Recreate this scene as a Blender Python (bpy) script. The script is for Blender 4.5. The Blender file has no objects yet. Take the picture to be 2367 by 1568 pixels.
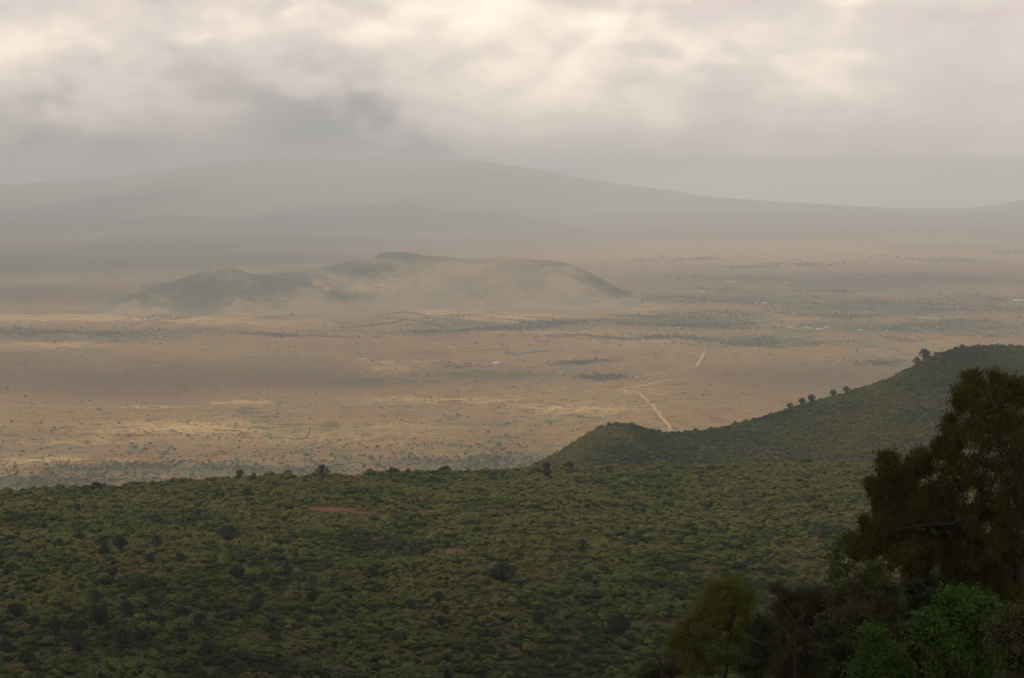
import bpy, math, random
import numpy as np
from mathutils import Vector

sc = bpy.context.scene
COL = sc.collection
rad = math.radians
SEED = 7
rng = np.random.default_rng(SEED)
random.seed(SEED)

# ------------------------------------------------------------------ camera
CAM_Z = 550.0                     # the viewpoint stands 550 m above the valley floor
PITCH = 4.27
cam_d = bpy.data.cameras.new('camera')
cam = bpy.data.objects.new('camera', cam_d)
COL.objects.link(cam)
cam.location = (0, 0, CAM_Z)
cam.rotation_euler = (rad(90 - PITCH), 0, 0)
cam_d.sensor_width = 36.0
cam_d.lens = 36.0 * 4747.0 / 2367.0
cam_d.clip_start = 0.5
cam_d.clip_end = 200000
sc.camera = cam

# ------------------------------------------------------------------ exposure / engine
sc.render.engine = 'CYCLES'
sc.view_settings.view_transform = 'Standard'
sc.view_settings.look = 'None'
sc.view_settings.exposure = 0.12
sc.view_settings.gamma = 1.0
sc.cycles.use_denoising = True
sc.cycles.max_bounces = 6
sc.cycles.diffuse_bounces = 2
sc.cycles.transmission_bounces = 3
sc.cycles.transparent_max_bounces = 8
sc.cycles.volume_bounces = 2
sc.cycles.use_fast_gi = False

SUN_EL, SUN_AZ = 52.0, -122.0       # azimuth from +Y (view direction), positive to the right
SUN_STRENGTH = 2.25
SKY_OVER = 0.60                    # brightness of the overcast overhead
HAZE = 6.0e-5

# ------------------------------------------------------------------ node helper
class NT:
    def __init__(s, tree):
        s.t = tree
        s.n = tree.nodes
        s.n.clear()
    def node(s, typ, **kw):
        nd = s.n.new(typ)
        for k, v in kw.items():
            setattr(nd, k, v)
        return nd
    def put(s, sock, v):
        if isinstance(v, bpy.types.NodeSocket):
            s.t.links.new(v, sock)
        elif v is not None:
            sock.default_value = v
    def m(s, op, a, b=None, c=None, clamp=False):
        nd = s.node('ShaderNodeMath', operation=op, use_clamp=clamp)
        s.put(nd.inputs[0], a)
        if b is not None: s.put(nd.inputs[1], b)
        if c is not None: s.put(nd.inputs[2], c)
        return nd.outputs[0]
    def add(s, a, b): return s.m('ADD', a, b)
    def sub(s, a, b): return s.m('SUBTRACT', a, b)
    def mul(s, a, b): return s.m('MULTIPLY', a, b)
    def mix(s, f, a, b):
        nd = s.node('ShaderNodeMix', data_type='RGBA')
        s.put(nd.inputs[0], f)
        for k, v in ((6, a), (7, b)):
            if isinstance(v, tuple) and len(v) == 3: v = (*v, 1)
            s.put(nd.inputs[k], v)
        return nd.outputs[2]
    def noise(s, vec, scale, detail=4, rough=0.55, dist=0.0):
        nd = s.node('ShaderNodeTexNoise')
        if vec is not None: s.put(nd.inputs['Vector'], vec)
        nd.inputs['Scale'].default_value = scale
        nd.inputs['Detail'].default_value = detail
        nd.inputs['Roughness'].default_value = rough
        nd.inputs['Distortion'].default_value = dist
        return nd.outputs['Fac']
    def xyz(s, x, y, z):
        nd = s.node('ShaderNodeCombineXYZ')
        for i, v in enumerate((x, y, z)): s.put(nd.inputs[i], v)
        return nd.outputs[0]
    def step(s, v, a, b):
        nd = s.node('ShaderNodeMapRange', interpolation_type='SMOOTHSTEP')
        s.put(nd.inputs[0], v)
        nd.inputs[1].default_value = a
        nd.inputs[2].default_value = b
        return nd.outputs[0]
    def ramp(s, f, stops):
        nd = s.node('ShaderNodeValToRGB')
        s.put(nd.inputs[0], f)
        e = nd.color_ramp.elements
        while len(e) < len(stops): e.new(0.5)
        for i, (p, c) in enumerate(stops):
            e[i].position = p
            e[i].color = (*c, 1)
        return nd.outputs[0]

# ------------------------------------------------------------------ sky (overcast with bright breaks)
world = bpy.data.worlds.new('World')
sc.world = world
world.use_nodes = True
w = NT(world.node_tree)
tc = w.node('ShaderNodeTexCoord')
sx = w.node('ShaderNodeSeparateXYZ')
w.put(sx.inputs[0], tc.outputs['Generated'])
AZ = w.m('ARCTAN2', sx.outputs[0], sx.outputs[1])
EL = w.m('ARCSINE', sx.outputs[2])
base_v = w.xyz(w.mul(AZ, 11.0), w.mul(EL, 21.0), 0.37)
warp = w.node('ShaderNodeTexNoise')
w.put(warp.inputs['Vector'], base_v)
warp.inputs['Scale'].default_value = 1.6
warp.inputs['Detail'].default_value = 3
wv = w.node('ShaderNodeVectorMath', operation='MULTIPLY_ADD')
w.put(wv.inputs[0], warp.outputs['Color'])
wv.inputs[1].default_value = (0.35, 0.35, 0.0)
w.put(wv.inputs[2], base_v)
CV = wv.outputs[0]
up = w.node('ShaderNodeVectorMath', operation='ADD')
w.put(up.inputs[0], CV)
up.inputs[1].default_value = (-0.05, 0.16, 0)
n_big = w.noise(CV, 1.1, 6, 0.52)
n_big_up = w.noise(up.outputs[0], 1.1, 6, 0.52)
n_fine = w.noise(CV, 3.4, 6, 0.55)
edge = w.sub(n_big, n_big_up)                 # tops of the billows against the gap above them
# warped direction for the large cloud masses
WA = w.add(AZ, w.mul(w.sub(n_fine, 0.5), 0.022))
WE = w.add(EL, w.mul(w.sub(n_big, 0.5), 0.024))
def blob(u, v, su, sv, amp):
    a0, e0 = (u - 1183.5) / 4747, (430 - v) / 4747
    dx = w.mul(w.sub(WA, a0), 4747.0 / su)
    dy = w.mul(w.sub(WE, e0), 4747.0 / sv)
    q = w.add(w.mul(dx, dx), w.mul(dy, dy))
    return w.mul(w.m('EXPONENT', w.mul(q, -1.0)), amp)
f = w.add(0.44, w.mul(w.sub(n_big, 0.5), 0.50))
f = w.add(f, w.mul(w.sub(n_fine, 0.5), 0.14))
f = w.add(f, w.mul(edge, 0.75))
f = w.add(f, w.mul(w.sub(w.step(w.add(n_big, w.mul(w.sub(n_fine, 0.5), 0.4)), 0.44, 0.60), 0.5), 0.09))
f = w.add(f, w.mul(w.step(EL, 0.0, 0.095), 0.22))
for b in ((1130, 40, 200, 75, .40), (455, 100, 45, 55, .20), (555, 80, 60, 45, .28), (815, 95, 95, 40, .22),
          (1960, 5, 85, 30, .55), (1270, 195, 190, 75, .16), (1560, 265, 150, 40, .14), (1880, 190, 160, 90, .12),
          (1500, 100, 260, 120, .10), (2290, 345, 90, 45, .12), (160, 180, 210, 100, .26), (40, 10, 260, 60, -.14), (330, 20, 140, 40, -.06),
          (560, 310, 380, 140, -.36), (640, 390, 620, 90, -.45), (1500, 170, 500, 120, .06), (1900, 290, 700, 70, -.12), (1950, 420, 800, 150, .36), (1325, 12, 70, 18, -.25), (2230, 290, 170, 80, -.10),
          (200, 470, 500, 90, -.20), (1700, 240, 90, 25, -.10), (2330, 60, 90, 60, -.1)):
    f = w.add(f, blob(*b))
vo = w.node('ShaderNodeTexVoronoi', feature='SMOOTH_F1')
w.put(vo.inputs['Vector'], CV)
vo.inputs['Scale'].default_value = 1.9
vo.inputs['Smoothness'].default_value = 0.6
vo.inputs['Detail'].default_value = 2.0
f = w.add(f, w.mul(w.mul(w.sub(0.42, vo.outputs['Distance']), 0.30), w.step(EL, 0.012, 0.05)))
low = w.step(EL, 0.10, 0.45)                   # the deck overhead, out of the frame
over = w.add(SKY_OVER, w.mul(w.sub(n_big, 0.5), 0.25))
pink = w.noise(CV, 0.55, 2, 0.5)
dark_c = w.mix(w.step(w.add(pink, w.mul(AZ, 0.7)), 0.36, 0.62), (0.23, 0.255, 0.25), (0.74, 0.59, 0.545))
c1 = w.mix(w.step(f, 0.0, 0.5), dark_c, (0.86, 0.735, 0.65))
c2 = w.mix(w.step(f, 0.42, 1.05), c1, (1.45, 1.25, 0.97))
ov = w.node('ShaderNodeVectorMath', operation='SCALE')
ov.inputs[0].default_value = (0.80, 0.94, 1.02)
w.put(ov.inputs['Scale'], over)
c3 = w.mix(low, c2, ov.outputs[0])
bg_c = w.node('ShaderNodeBackground')
w.put(bg_c.inputs[0], c3)
bg_c.inputs[1].default_value = 1.0
sky = w.node('ShaderNodeTexSky', sky_type='NISHITA')
sky.sun_disc = False
sky.sun_elevation = rad(SUN_EL)
sky.sun_rotation = rad(SUN_AZ)
sky.altitude = 2300
bg_s = w.node('ShaderNodeBackground')
w.put(bg_s.inputs[0], sky.outputs[0])
bg_s.inputs[1].default_value = 0.08
mx = w.node('ShaderNodeMixShader')
mx.inputs[0].default_value = 0.93
w.t.links.new(bg_s.outputs[0], mx.inputs[1])
w.t.links.new(bg_c.outputs[0], mx.inputs[2])
wo = w.node('ShaderNodeOutputWorld')
w.t.links.new(mx.outputs[0], wo.inputs[0])

# ------------------------------------------------------------------ sun behind thin cloud
sd = bpy.data.lights.new('sun', 'SUN')
sd.energy = SUN_STRENGTH
sd.angle = rad(12)
sd.color = (1.0, 0.885, 0.70)
sun = bpy.data.objects.new('sun', sd)
COL.objects.link(sun)
sdir = Vector((math.sin(rad(SUN_AZ)) * math.cos(rad(SUN_EL)), math.cos(rad(SUN_AZ)) * math.cos(rad(SUN_EL)), math.sin(rad(SUN_EL))))
sun.rotation_euler = sdir.to_track_quat('Z', 'Y').to_euler()
sun.location = (0, -20, 600)

# ------------------------------------------------------------------ helpers
F = 4747.0
cp, sp = math.cos(rad(PITCH)), math.sin(rad(PITCH))
def ray(u, v):
    """direction of the sight line through a point of the photograph (2367 wide)"""
    x = (np.asarray(u, float) - 1183.5) / F
    y = -(np.asarray(v, float) - 784.0) / F
    return x, cp + y * sp, -sp + y * cp
def az_t(u, v):
    dx, dy, dz = ray(u, v)
    return np.arctan2(dx, dy), dz / np.hypot(dx, dy)
def at_r(u, v, r):
    dx, dy, dz = ray(u, v)
    k = r / np.hypot(dx, dy)
    return np.array([dx * k, dy * k, CAM_Z + dz * k])
def on_plain(u, v, z=0.0):
    dx, dy, dz = ray(u, v)
    k = (z - CAM_Z) / dz
    return dx * k, dy * k
def project(x, y, z):
    z = z - CAM_Z
    depth = y * cp - z * sp
    upc = y * sp + z * cp
    return 1183.5 + F * x / depth, 784 - F * upc / depth, depth
def src(zx, zy, ox, oy, s):
    """point of an enlarged crop -> 2367 wide coordinates"""
    return (ox + zx * s) / 1.0815, (oy + zy * s) / 1.0815

class Fbm:
    """smooth plan noise, about -1..1"""
    def __init__(s, wl, octaves=4, seed=0, per=7, gain=0.5):
        r = np.random.default_rng(seed)
        s.w = []
        a = 1.0
        for o in range(octaves):
            for k in range(per):
                th = r.uniform(0, 2 * np.pi)
                L = wl / (2 ** o) * r.uniform(0.75, 1.35)
                s.w.append((math.cos(th) * 2 * np.pi / L, math.sin(th) * 2 * np.pi / L, r.uniform(0, 6.28), a))
            a *= gain
        s.nrm = math.sqrt(sum(q[3] ** 2 for q in s.w) / 2) * 1.6
    def __call__(s, x, y):
        t = 0
        for kx, ky, ph, a in s.w:
            t = t + a * np.cos(kx * x + ky * y + ph)
        return t / s.nrm

def sstep(x, a, b):
    t = np.clip((x - a) / (b - a), 0, 1)
    return t * t * (3 - 2 * t)

def mesh_obj(name, verts, faces, mat=None, parent=None, smooth=False):
    verts = np.asarray(verts, np.float32)
    me = bpy.data.meshes.new(name)
    if isinstance(faces, np.ndarray):
        groups = [faces]
    else:
        groups = [np.asarray(g) for g in faces if len(g)]
    nv = len(verts)
    me.vertices.add(nv)
    me.vertices.foreach_set('co', verts.ravel())
    loops = np.concatenate([g.ravel() for g in groups]).astype(np.int32)
    sizes = np.concatenate([np.full(len(g), g.shape[1]) for g in groups]).astype(np.int32)
    starts = np.concatenate([[0], np.cumsum(sizes)[:-1]]).astype(np.int32)
    me.loops.add(len(loops))
    me.loops.foreach_set('vertex_index', loops)
    me.polygons.add(len(sizes))
    me.polygons.foreach_set('loop_start', starts)
    me.polygons.foreach_set('loop_total', sizes)
    if smooth:
        me.polygons.foreach_set('use_smooth', np.ones(len(sizes), bool))
    me.update(calc_edges=True)
    me.validate()
    o = bpy.data.objects.new(name, me)
    COL.objects.link(o)
    if mat is not None: me.materials.append(mat)
    if parent is not None: o.parent = parent
    return o

def tag(o, label=None, cat=None, group=None, kind=None):
    if label: o['label'] = label
    if cat: o['category'] = cat
    if group: o['group'] = group
    if kind: o['kind'] = kind
    return o
def empty(name, loc):
    o = bpy.data.objects.new(name, None)
    COL.objects.link(o)
    o.location = loc
    o.empty_display_size = 0.5
    return o
def copy_tree(o):
    c = o.copy(); COL.objects.link(c)
    for ch in o.children:
        d = ch.copy(); COL.objects.link(d); d.parent = c
    return c

def grid_faces(nr, nc):
    i = np.arange(nr - 1)[:, None] * nc + np.arange(nc - 1)[None, :]
    i = i.ravel()
    return np.stack([i, i + 1, i + nc + 1, i + nc], 1)

class Parts:
    def __init__(s):
        s.v, s.f3, s.f4, s.n = [], [], [], 0
    def add(s, v, f):
        v = np.asarray(v, float); f = np.asarray(f) + s.n
        s.v.append(v); s.n += len(v)
        (s.f3 if f.shape[1] == 3 else s.f4).append(f)
    def obj(s, name, mat, parent=None, smooth=False):
        fs = []
        if s.f3: fs.append(np.concatenate(s.f3))
        if s.f4: fs.append(np.concatenate(s.f4))
        return mesh_obj(name, np.concatenate(s.v), fs, mat, parent, smooth)

def tube(pts, radii, sides=6):
    pts = np.asarray(pts, float); n = len(pts)
    t = np.gradient(pts, axis=0)
    t /= np.linalg.norm(t, axis=1)[:, None] + 1e-9
    ref = np.array([0.31, 0.9, 0.3])
    a = np.cross(t, ref); a /= np.linalg.norm(a, axis=1)[:, None] + 1e-9
    b = np.cross(t, a)
    ang = np.arange(sides) * 2 * np.pi / sides
    ring = a[:, None, :] * np.cos(ang)[None, :, None] + b[:, None, :] * np.sin(ang)[None, :, None]
    v = (pts[:, None, :] + ring * np.asarray(radii, float)[:, None, None]).reshape(-1, 3)
    f = []
    for i in range(n - 1):
        for k in range(sides):
            k2 = (k + 1) % sides
            f.append((i * sides + k, i * sides + k2, (i + 1) * sides + k2, (i + 1) * sides + k))
    return v, np.array(f)

def leaves(P, A, length, width, r):
    """diamond shaped leaves at P pointing along A"""
    n = len(P)
    A = A / (np.linalg.norm(A, axis=1)[:, None] + 1e-9)
    q = r.normal(size=(n, 3))
    B = np.cross(A, q); B /= np.linalg.norm(B, axis=1)[:, None] + 1e-9
    L = np.asarray(length)[:, None] if np.ndim(length) else np.full((n, 1), length)
    W = np.asarray(width)[:, None] if np.ndim(width) else np.full((n, 1), width)
    mid = P + A * L * 0.45
    v = np.stack([P, mid - B * W * .5, P + A * L, mid + B * W * .5], 1).reshape(-1, 3)
    f = np.arange(4 * n).reshape(n, 4)
    return v, f

# ------------------------------------------------------------------ materials
def new_mat(name):
    m = bpy.data.materials.new(name)
    m.use_nodes = True
    return m, NT(m.node_tree)
def finish(n, color, rough=0.95, spec=0.1, bump=None, bstr=0.4, bdist=0.3, transl=0.0):
    b = n.node('ShaderNodeBsdfPrincipled')
    n.put(b.inputs['Base Color'], color if not isinstance(color, tuple) else (*color, 1))
    n.put(b.inputs['Roughness'], rough)
    b.inputs['Specular IOR Level'].default_value = spec
    if bump is not None:
        bp = n.node('ShaderNodeBump')
        bp.inputs['Strength'].default_value = bstr
        bp.inputs['Distance'].default_value = bdist
        n.put(bp.inputs['Height'], bump)
        n.t.links.new(bp.outputs[0], b.inputs['Normal'])
    out = n.node('ShaderNodeOutputMaterial')
    sh = b.outputs[0]
    if transl > 0:
        tr = n.node('ShaderNodeBsdfTranslucent')
        n.put(tr.inputs[0], color if not isinstance(color, tuple) else (*color, 1))
        mxs = n.node('ShaderNodeMixShader')
        mxs.inputs[0].default_value = transl
        n.t.links.new(b.outputs[0], mxs.inputs[1])
        n.t.links.new(tr.outputs[0], mxs.inputs[2])
        sh = mxs.outputs[0]
    n.t.links.new(sh, out.inputs[0])
    return b

def foliage_mat(name, cols, transl=0.15, leaf_var=0.5, scale=2.0):
    """leaf colour: one tone per plant, drifting from leaf clump to leaf clump"""
    m, n = new_mat(name)
    oi = n.node('ShaderNodeObjectInfo')
    k = len(cols)
    c = n.ramp(oi.outputs['Random'], [(i / max(1, k - 1), cols[i]) for i in range(k)])
    t = n.node('ShaderNodeTexCoord')
    nz = n.noise(t.outputs['Object'], scale, 3, 0.6)
    hs = n.node('ShaderNodeHueSaturation')
    n.put(hs.inputs['Color'], c)
    n.put(hs.inputs['Value'], n.add(1.0 - leaf_var * 0.5, n.mul(nz, leaf_var)))
    n.put(hs.inputs['Hue'], n.add(0.485, n.mul(nz, 0.03)))
    finish(n, hs.outputs[0], 0.85, 0.15, transl=transl)
    return m
def bark_mat(name, c1, c2, scale=6.0):
    m, n = new_mat(name)
    t = n.node('ShaderNodeTexCoord')
    nz = n.noise(t.outputs['Object'], scale, 5, 0.6)
    finish(n, n.mix(nz, c1, c2), 0.95, 0.1, bump=nz, bstr=0.6, bdist=0.03)
    return m
def plain_mat(name, c, c2=None, scale=0.3, rough=0.8):
    m, n = new_mat(name)
    t = n.node('ShaderNodeTexCoord')
    nz = n.noise(t.outputs['Object'], scale, 4, 0.6)
    finish(n, n.mix(nz, c, c2 or tuple(0.75 * q for q in c)), rough, 0.2)
    return m

M = {}
M['silver'] = foliage_mat('silvery_shrub_leaf', [(0.0754, 0.0738, 0.0168), (0.0957, 0.0900, 0.0216), (0.1196, 0.1062, 0.0288)])
M['green'] = foliage_mat('green_shrub_leaf', [(0.0468, 0.0612, 0.0108), (0.0612, 0.0738, 0.0126), (0.0792, 0.0882, 0.0162)])
M['darkgreen'] = foliage_mat('dark_shrub_leaf', [(0.0198, 0.0297, 0.0072), (0.0270, 0.0378, 0.0090), (0.0360, 0.0468, 0.0108)])
M['dry'] = foliage_mat('dry_shrub_leaf', [(0.105, 0.072, 0.024), (0.120, 0.082, 0.028), (0.125, 0.095, 0.036)])
M['euph'] = foliage_mat('candelabra_stem_green', [(0.026, 0.034, 0.022), (0.034, 0.040, 0.026), (0.042, 0.046, 0.030)], 0.0, 0.6, 0.8)
M['euphbark'] = bark_mat('candelabra_bark', (0.075, 0.065, 0.045), (0.14, 0.115, 0.085), 1.5)
M['acacia'] = foliage_mat('plain_tree_leaf', [(0.050, 0.062, 0.032), (0.070, 0.082, 0.038), (0.095, 0.100, 0.046)], 0.1)
M['bark'] = bark_mat('grey_bark', (0.028, 0.021, 0.014), (0.075, 0.058, 0.040))
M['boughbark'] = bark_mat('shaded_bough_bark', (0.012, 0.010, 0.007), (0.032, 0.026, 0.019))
M['darkbark'] = bark_mat('dark_bark', (0.022, 0.017, 0.012), (0.06, 0.046, 0.033))
M['gum'] = foliage_mat('gum_leaf', [(0.060, 0.048, 0.008), (0.061, 0.048, 0.008)], 0.22, 1.5, 0.7)
M['yellowgreen'] = foliage_mat('yellow_green_leaf', [(0.105, 0.100, 0.011), (0.105, 0.100, 0.011)], 0.25, 0.6, 1.2)
M['brown'] = foliage_mat('brown_thorn_leaf', [(0.050, 0.037, 0.012), (0.050, 0.037, 0.012)], 0.15, 0.7, 1.2)
M['bright'] = foliage_mat('bright_green_leaf', [(0.058, 0.088, 0.012), (0.060, 0.090, 0.013)], 0.22, 0.6, 1.2)
M['olive'] = foliage_mat('olive_leaf', [(0.066, 0.060, 0.018), (0.070, 0.062, 0.019)], 0.2, 0.6, 1.2)
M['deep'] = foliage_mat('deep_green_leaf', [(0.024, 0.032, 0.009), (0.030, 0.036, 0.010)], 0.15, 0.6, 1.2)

# ------------------------------------------------------------------ terrain functions
def skyline(pts, dv=0.0):
    p = np.array(pts, float)
    a, t = az_t(p[:, 0], p[:, 1] + dv)
    return a, t
NEAR = [(-900, 1190), (-300, 1150), (0, 1138), (240, 1127), (440, 1112), (560, 1103), (750, 1100), (940, 1092), (1100, 1088), (1250, 1083),
        (1500, 1080), (1750, 1075), (1900, 1068), (2040, 1062), (2367, 1050), (3000, 1040)]
nA, nT = skyline(NEAR, 9)
HILL = [(900, 1400), (1080, 1180), (1210, 1085), (1260, 1062), (1300, 1040), (1340, 1015), (1380, 990), (1420, 979), (1460, 980), (1500, 992), (1550, 1001),
        (1620, 995), (1690, 983), (1770, 960), (1850, 935), (1950, 908), (2050, 875), (2100, 850), (2150, 822), (2220, 801), (2300, 795),
        (2367, 797), (2600, 785), (3200, 740), (4500, 700)]
hA, hT = skyline(HILL, 7)
nbig, nsm = Fbm(170, 3, 11), Fbm(34, 3, 12)
hbig, hsm = Fbm(260, 4, 13), Fbm(45, 3, 14)
def R_near(az): return np.interp(az, [-1.2, -0.25, 0, 0.25, 1.2], [900, 980, 1120, 1300, 1450])
def R_hill(az): return np.interp(az, [-0.06, 0.0, 0.05, 0.24, 1.2], [2150, 1980, 1960, 2420, 2600])
bankA, bankT = skyline([(1100, 1900), (1400, 1730), (1550, 1650), (1900, 1530), (2330, 1410), (2700, 1350), (4000, 1250)])
def z_near(x, y):
    az, r = np.arctan2(x, y), np.hypot(x, y)
    R = R_near(az)
    zr = CAM_Z + np.interp(az, nA, nT) * R
    z450 = CAM_Z - 450 * 0.2465
    base = np.where(r < 450,
                    np.interp(r, [0, 5, 30, 120, 250, 450], [548.2, 547.4, 528, 492, 462, 439]),
                    z450 + (zr - z450) * np.clip((r - 450) / (R - 450), 0, 1))
    base = base + sstep(r, 300, 500) * (1 - sstep(r, R - 120, R)) * (nbig(x, y) * 1.5 + nsm(x, y) * 0.25)
    # the bank with the foreground trees, lower right
    bz = CAM_Z + np.interp(az, bankA, bankT) * r - np.clip(118 - r, 0, 118) * 0.045 + nsm(x * 4, y * 4) * 0.3
    k = (1 - sstep(r, 118, 185)) * sstep(az, 0.02, 0.10) * sstep(r, 14, 40)
    base = base + (np.maximum(bz, base) - base) * k
    d = np.clip(r - R, 0, None)
    drop = np.where(d < 60, d * d / 200.0, 18 + (d - 60) * 0.6)
    return np.maximum(base - drop, -8.0)
def z_hill(x, y):
    az, r = np.arctan2(x, y), np.hypot(x, y)
    R = R_hill(az)
    zs = CAM_Z + np.interp(az, hA, hT) * R
    front = (R - r)
    q = np.clip(front, 0, None)
    z_f = zs - np.where(q < 120, q * q / 1600.0, 9 + (q - 120) * 0.15)
    gul = hbig(x * 1.5, y * 0.55) * 7 + hsm(x, y) * 1.2
    z_f = z_f + gul * sstep(q, 20, 200)
    d = np.clip(-front, 0, None)
    z_b = zs - np.where(d < 80, d * d / 260.0, 24.6 + (d - 80) * 0.6)
    return np.maximum(np.where(front > 0, z_f, z_b), -8.0)

# ------------------------------------------------------------------ ground colours of the slopes
def slope_mat(name, haze_soil):
    m, n = new_mat(name)
    g = n.node('ShaderNodeNewGeometry')
    a = n.noise(g.outputs['Position'], 0.03, 5, 0.6)
    b = n.noise(g.outputs['Position'], 0.35, 5, 0.6)
    at = n.node('ShaderNodeAttribute', attribute_name='bare')
    c = n.mix(n.step(n.add(n.mul(a, 0.6), n.mul(b, 0.4)), 0.35, 0.65), (0.020, 0.020, 0.008), (0.070, 0.046, 0.017))
    red = n.mix(b, (0.105, 0.038, 0.018), (0.135, 0.056, 0.026))
    fac = n.step(n.add(at.outputs['Fac'], n.mul(n.sub(b, 0.5), 0.7)), 0.35, 0.75)
    finish(n, n.mix(fac, c, red), 0.95, 0.05, bump=b, bstr=0.5, bdist=0.5)
    return m
def attr(o, name, vals):
    a = o.data.attributes.new(name, 'FLOAT', 'POINT')
    a.data.foreach_set('value', np.asarray(vals, np.float32).ravel())

BARE = [(760, 1177, 130, 10, .72), (985, 1182, 70, 7, .7), (905, 1245, 60, 22, .6), (1040, 1275, 65, 12, .7), (820, 1185, 80, 6, .7), (620, 1168, 60, 5, .7),
        (1150, 1190, 60, 5, .5), (330, 1320, 60, 12, .5), (160, 1400, 70, 14, .5), (510, 1305, 60, 10, .5), (1400, 1245, 40, 6, .4), (2345, 1425, 40, 30, .6),
        (860, 1380, 60, 10, .5), (1500, 1290, 40, 6, .4), (700, 1470, 40, 10, .4), (40, 1540, 30, 20, .6)]
def bare_at(x, y, z):
    u, v, _ = project(x, y, z)
    t = np.zeros_like(u)
    for cu, cv, su, sv, a in BARE:
        t = np.maximum(t, a * np.exp(-((u - cu) / su) ** 2 - ((v - cv) / sv) ** 2))
    return t

def polar_sheet(name, azs, rs, zf, mat):
    A, Rr = np.meshgrid(azs, rs)
    x, y = np.sin(A) * Rr, np.cos(A) * Rr
    z = zf(x, y)
    o = mesh_obj(name, np.stack([x, y, z], -1).reshape(-1, 3), grid_faces(len(rs), len(azs))[:, ::-1], mat, smooth=True)
    tag(o, kind='structure')
    return o, x, y, z

azs_f = np.concatenate([np.linspace(-1.6, -0.3, 40)[:-1], np.linspace(-0.3, 0.3, 260), np.linspace(0.3, 1.6, 40)[1:]])
rs_n = np.concatenate([np.linspace(0.3, 40, 30), np.linspace(45, 200, 60), np.linspace(210, 450, 30), np.linspace(455, 1400, 230), np.linspace(1410, 2300, 40)])
slope_m = slope_mat('bushy_slope_soil', False)
slope_o, X, Y, Z = polar_sheet('hillside', azs_f, rs_n, z_near, slope_m)
attr(slope_o, 'bare', bare_at(X, np.maximum(Y, 1.0), Z))
azs_h = np.concatenate([np.linspace(-0.08, 0.30, 220), np.linspace(0.31, 1.2, 40)])
rs_h = np.concatenate([np.linspace(1300, 2700, 200), np.linspace(2720, 3500, 30)])
hill_o, X, Y, Z = polar_sheet('ridge', azs_h, rs_h, z_hill, slope_m)
attr(hill_o, 'bare', np.zeros(X.size))

# ------------------------------------------------------------------ the valley floor
YEL = [(150, 734, 260, 8, .9), (430, 741, 230, 6, .7), (120, 796, 120, 4, .8), (410, 986, 150, 11, .9), (560, 992, 90, 6, .6), (150, 1062, 130, 7, .8),
       (290, 1066, 100, 5, .6), (560, 930, 80, 3, .8), (350, 939, 90, 2, .8), (330, 978, 60, 5, .6), (900, 852, 75, 6, .7), (870, 836, 60, 4, .6), (1180, 735, 170, 9, .9), (1040, 705, 130, 18, .8),
       (1390, 706, 110, 9, .8), (960, 742, 90, 5, .7), (1050, 925, 180, 7, .6), (1330, 945, 130, 10, .75), (1480, 905, 90, 5, .5), (930, 985, 120, 6, .4),
       (1750, 578, 600, 22, .85), (1950, 558, 450, 10, .6), (1420, 592, 230, 12, .7), (1650, 553, 90, 2, 1.0), (2250, 590, 220, 7, .7), (1400, 535, 200, 4, .6),
       (1100, 517, 200, 3, .6), (1870, 722, 90, 4, .8), (1830, 736, 90, 4, .8), (1960, 722, 70, 3, .8), (1820, 748, 70, 3, .7), (2100, 655, 130, 4, .3), (1500, 800, 200, 6, .5),
       (1290, 768, 120, 3, .6), (1450, 790, 160, 5, .5), (1100, 800, 90, 3, .4), (160, 650, 200, 3, .6), (330, 642, 120, 2, .6), (120, 632, 90, 2, .5),
       (250, 1000, 300, 10, .35), (800, 1010, 300, 12, .3), (180, 1020, 120, 6, .5), (1500, 725, 90, 3, .7), (1760, 760, 60, 4, .5), (2010, 735, 60, 3, .6), (660, 750, 120, 4, .5)]
GRE = [(280, 600, 620, 55, .55), (620, 560, 620, 34, .5), (1850, 655, 520, 16, .6), (2100, 755, 300, 16, .85), (1150, 560, 260, 10, .5), (150, 772, 300, 14, .7), (420, 768, 160, 10, .5), (2100, 708, 330, 20, 1.0), (1720, 690, 250, 12, .85), (1600, 745, 210, 14, 1.0), (1280, 748, 150, 8, .6),  # opening pair paints the bluish cloud shade of the far left floor
       (1060, 748, 190, 10, .65), (2000, 640, 300, 8, .4), (1600, 640, 200, 5, .4), (1780, 787, 70, 6, .8), (2060, 838, 60, 8, .8), (1400, 873, 60, 5, .7),
       (380, 1082, 250, 13, 1.0), (100, 1114, 240, 16, 1.15), (650, 1088, 220, 13, 1.0), (950, 1074, 200, 14, .95), (1170, 1066, 120, 16, .95), (1150, 1030, 160, 20, .45), (600, 1045, 500, 12, .35),
       (1330, 838, 60, 4, .6), (760, 765, 90, 5, .6), (960, 770, 180, 6, .5), (1900, 790, 160, 6, .4), (2250, 745, 200, 14, .6), (2150, 570, 100, 5, .4),
       (1090, 870, 150, 12, .35), (900, 885, 150, 8, .35), (60, 1000, 120, 8, .4), (720, 720, 70, 4, .5), (640, 735, 60, 3, .5), (1560, 800, 220, 5, .3)]
PUR = [(250, 885, 380, 38, .9), (700, 880, 260, 30, .6), (1950, 885, 320, 40, .8), (1330, 860, 160, 14, .5), (60, 830, 200, 18, .6), (2200, 655, 260, 14, .6),
       (400, 930, 120, 7, .8), (1900, 920, 300, 25, .5), (1000, 1000, 250, 18, .25), (350, 690, 350, 22, .5),
       (1000, 545, 220, 16, .4), (1750, 800, 200, 8, .4), (800, 800, 200, 10, .5), (700, 960, 240, 10, .35)]
nw1, nw2, nw3 = Fbm(2600, 4, 21), Fbm(420, 4, 22), Fbm(900, 4, 23)
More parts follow.
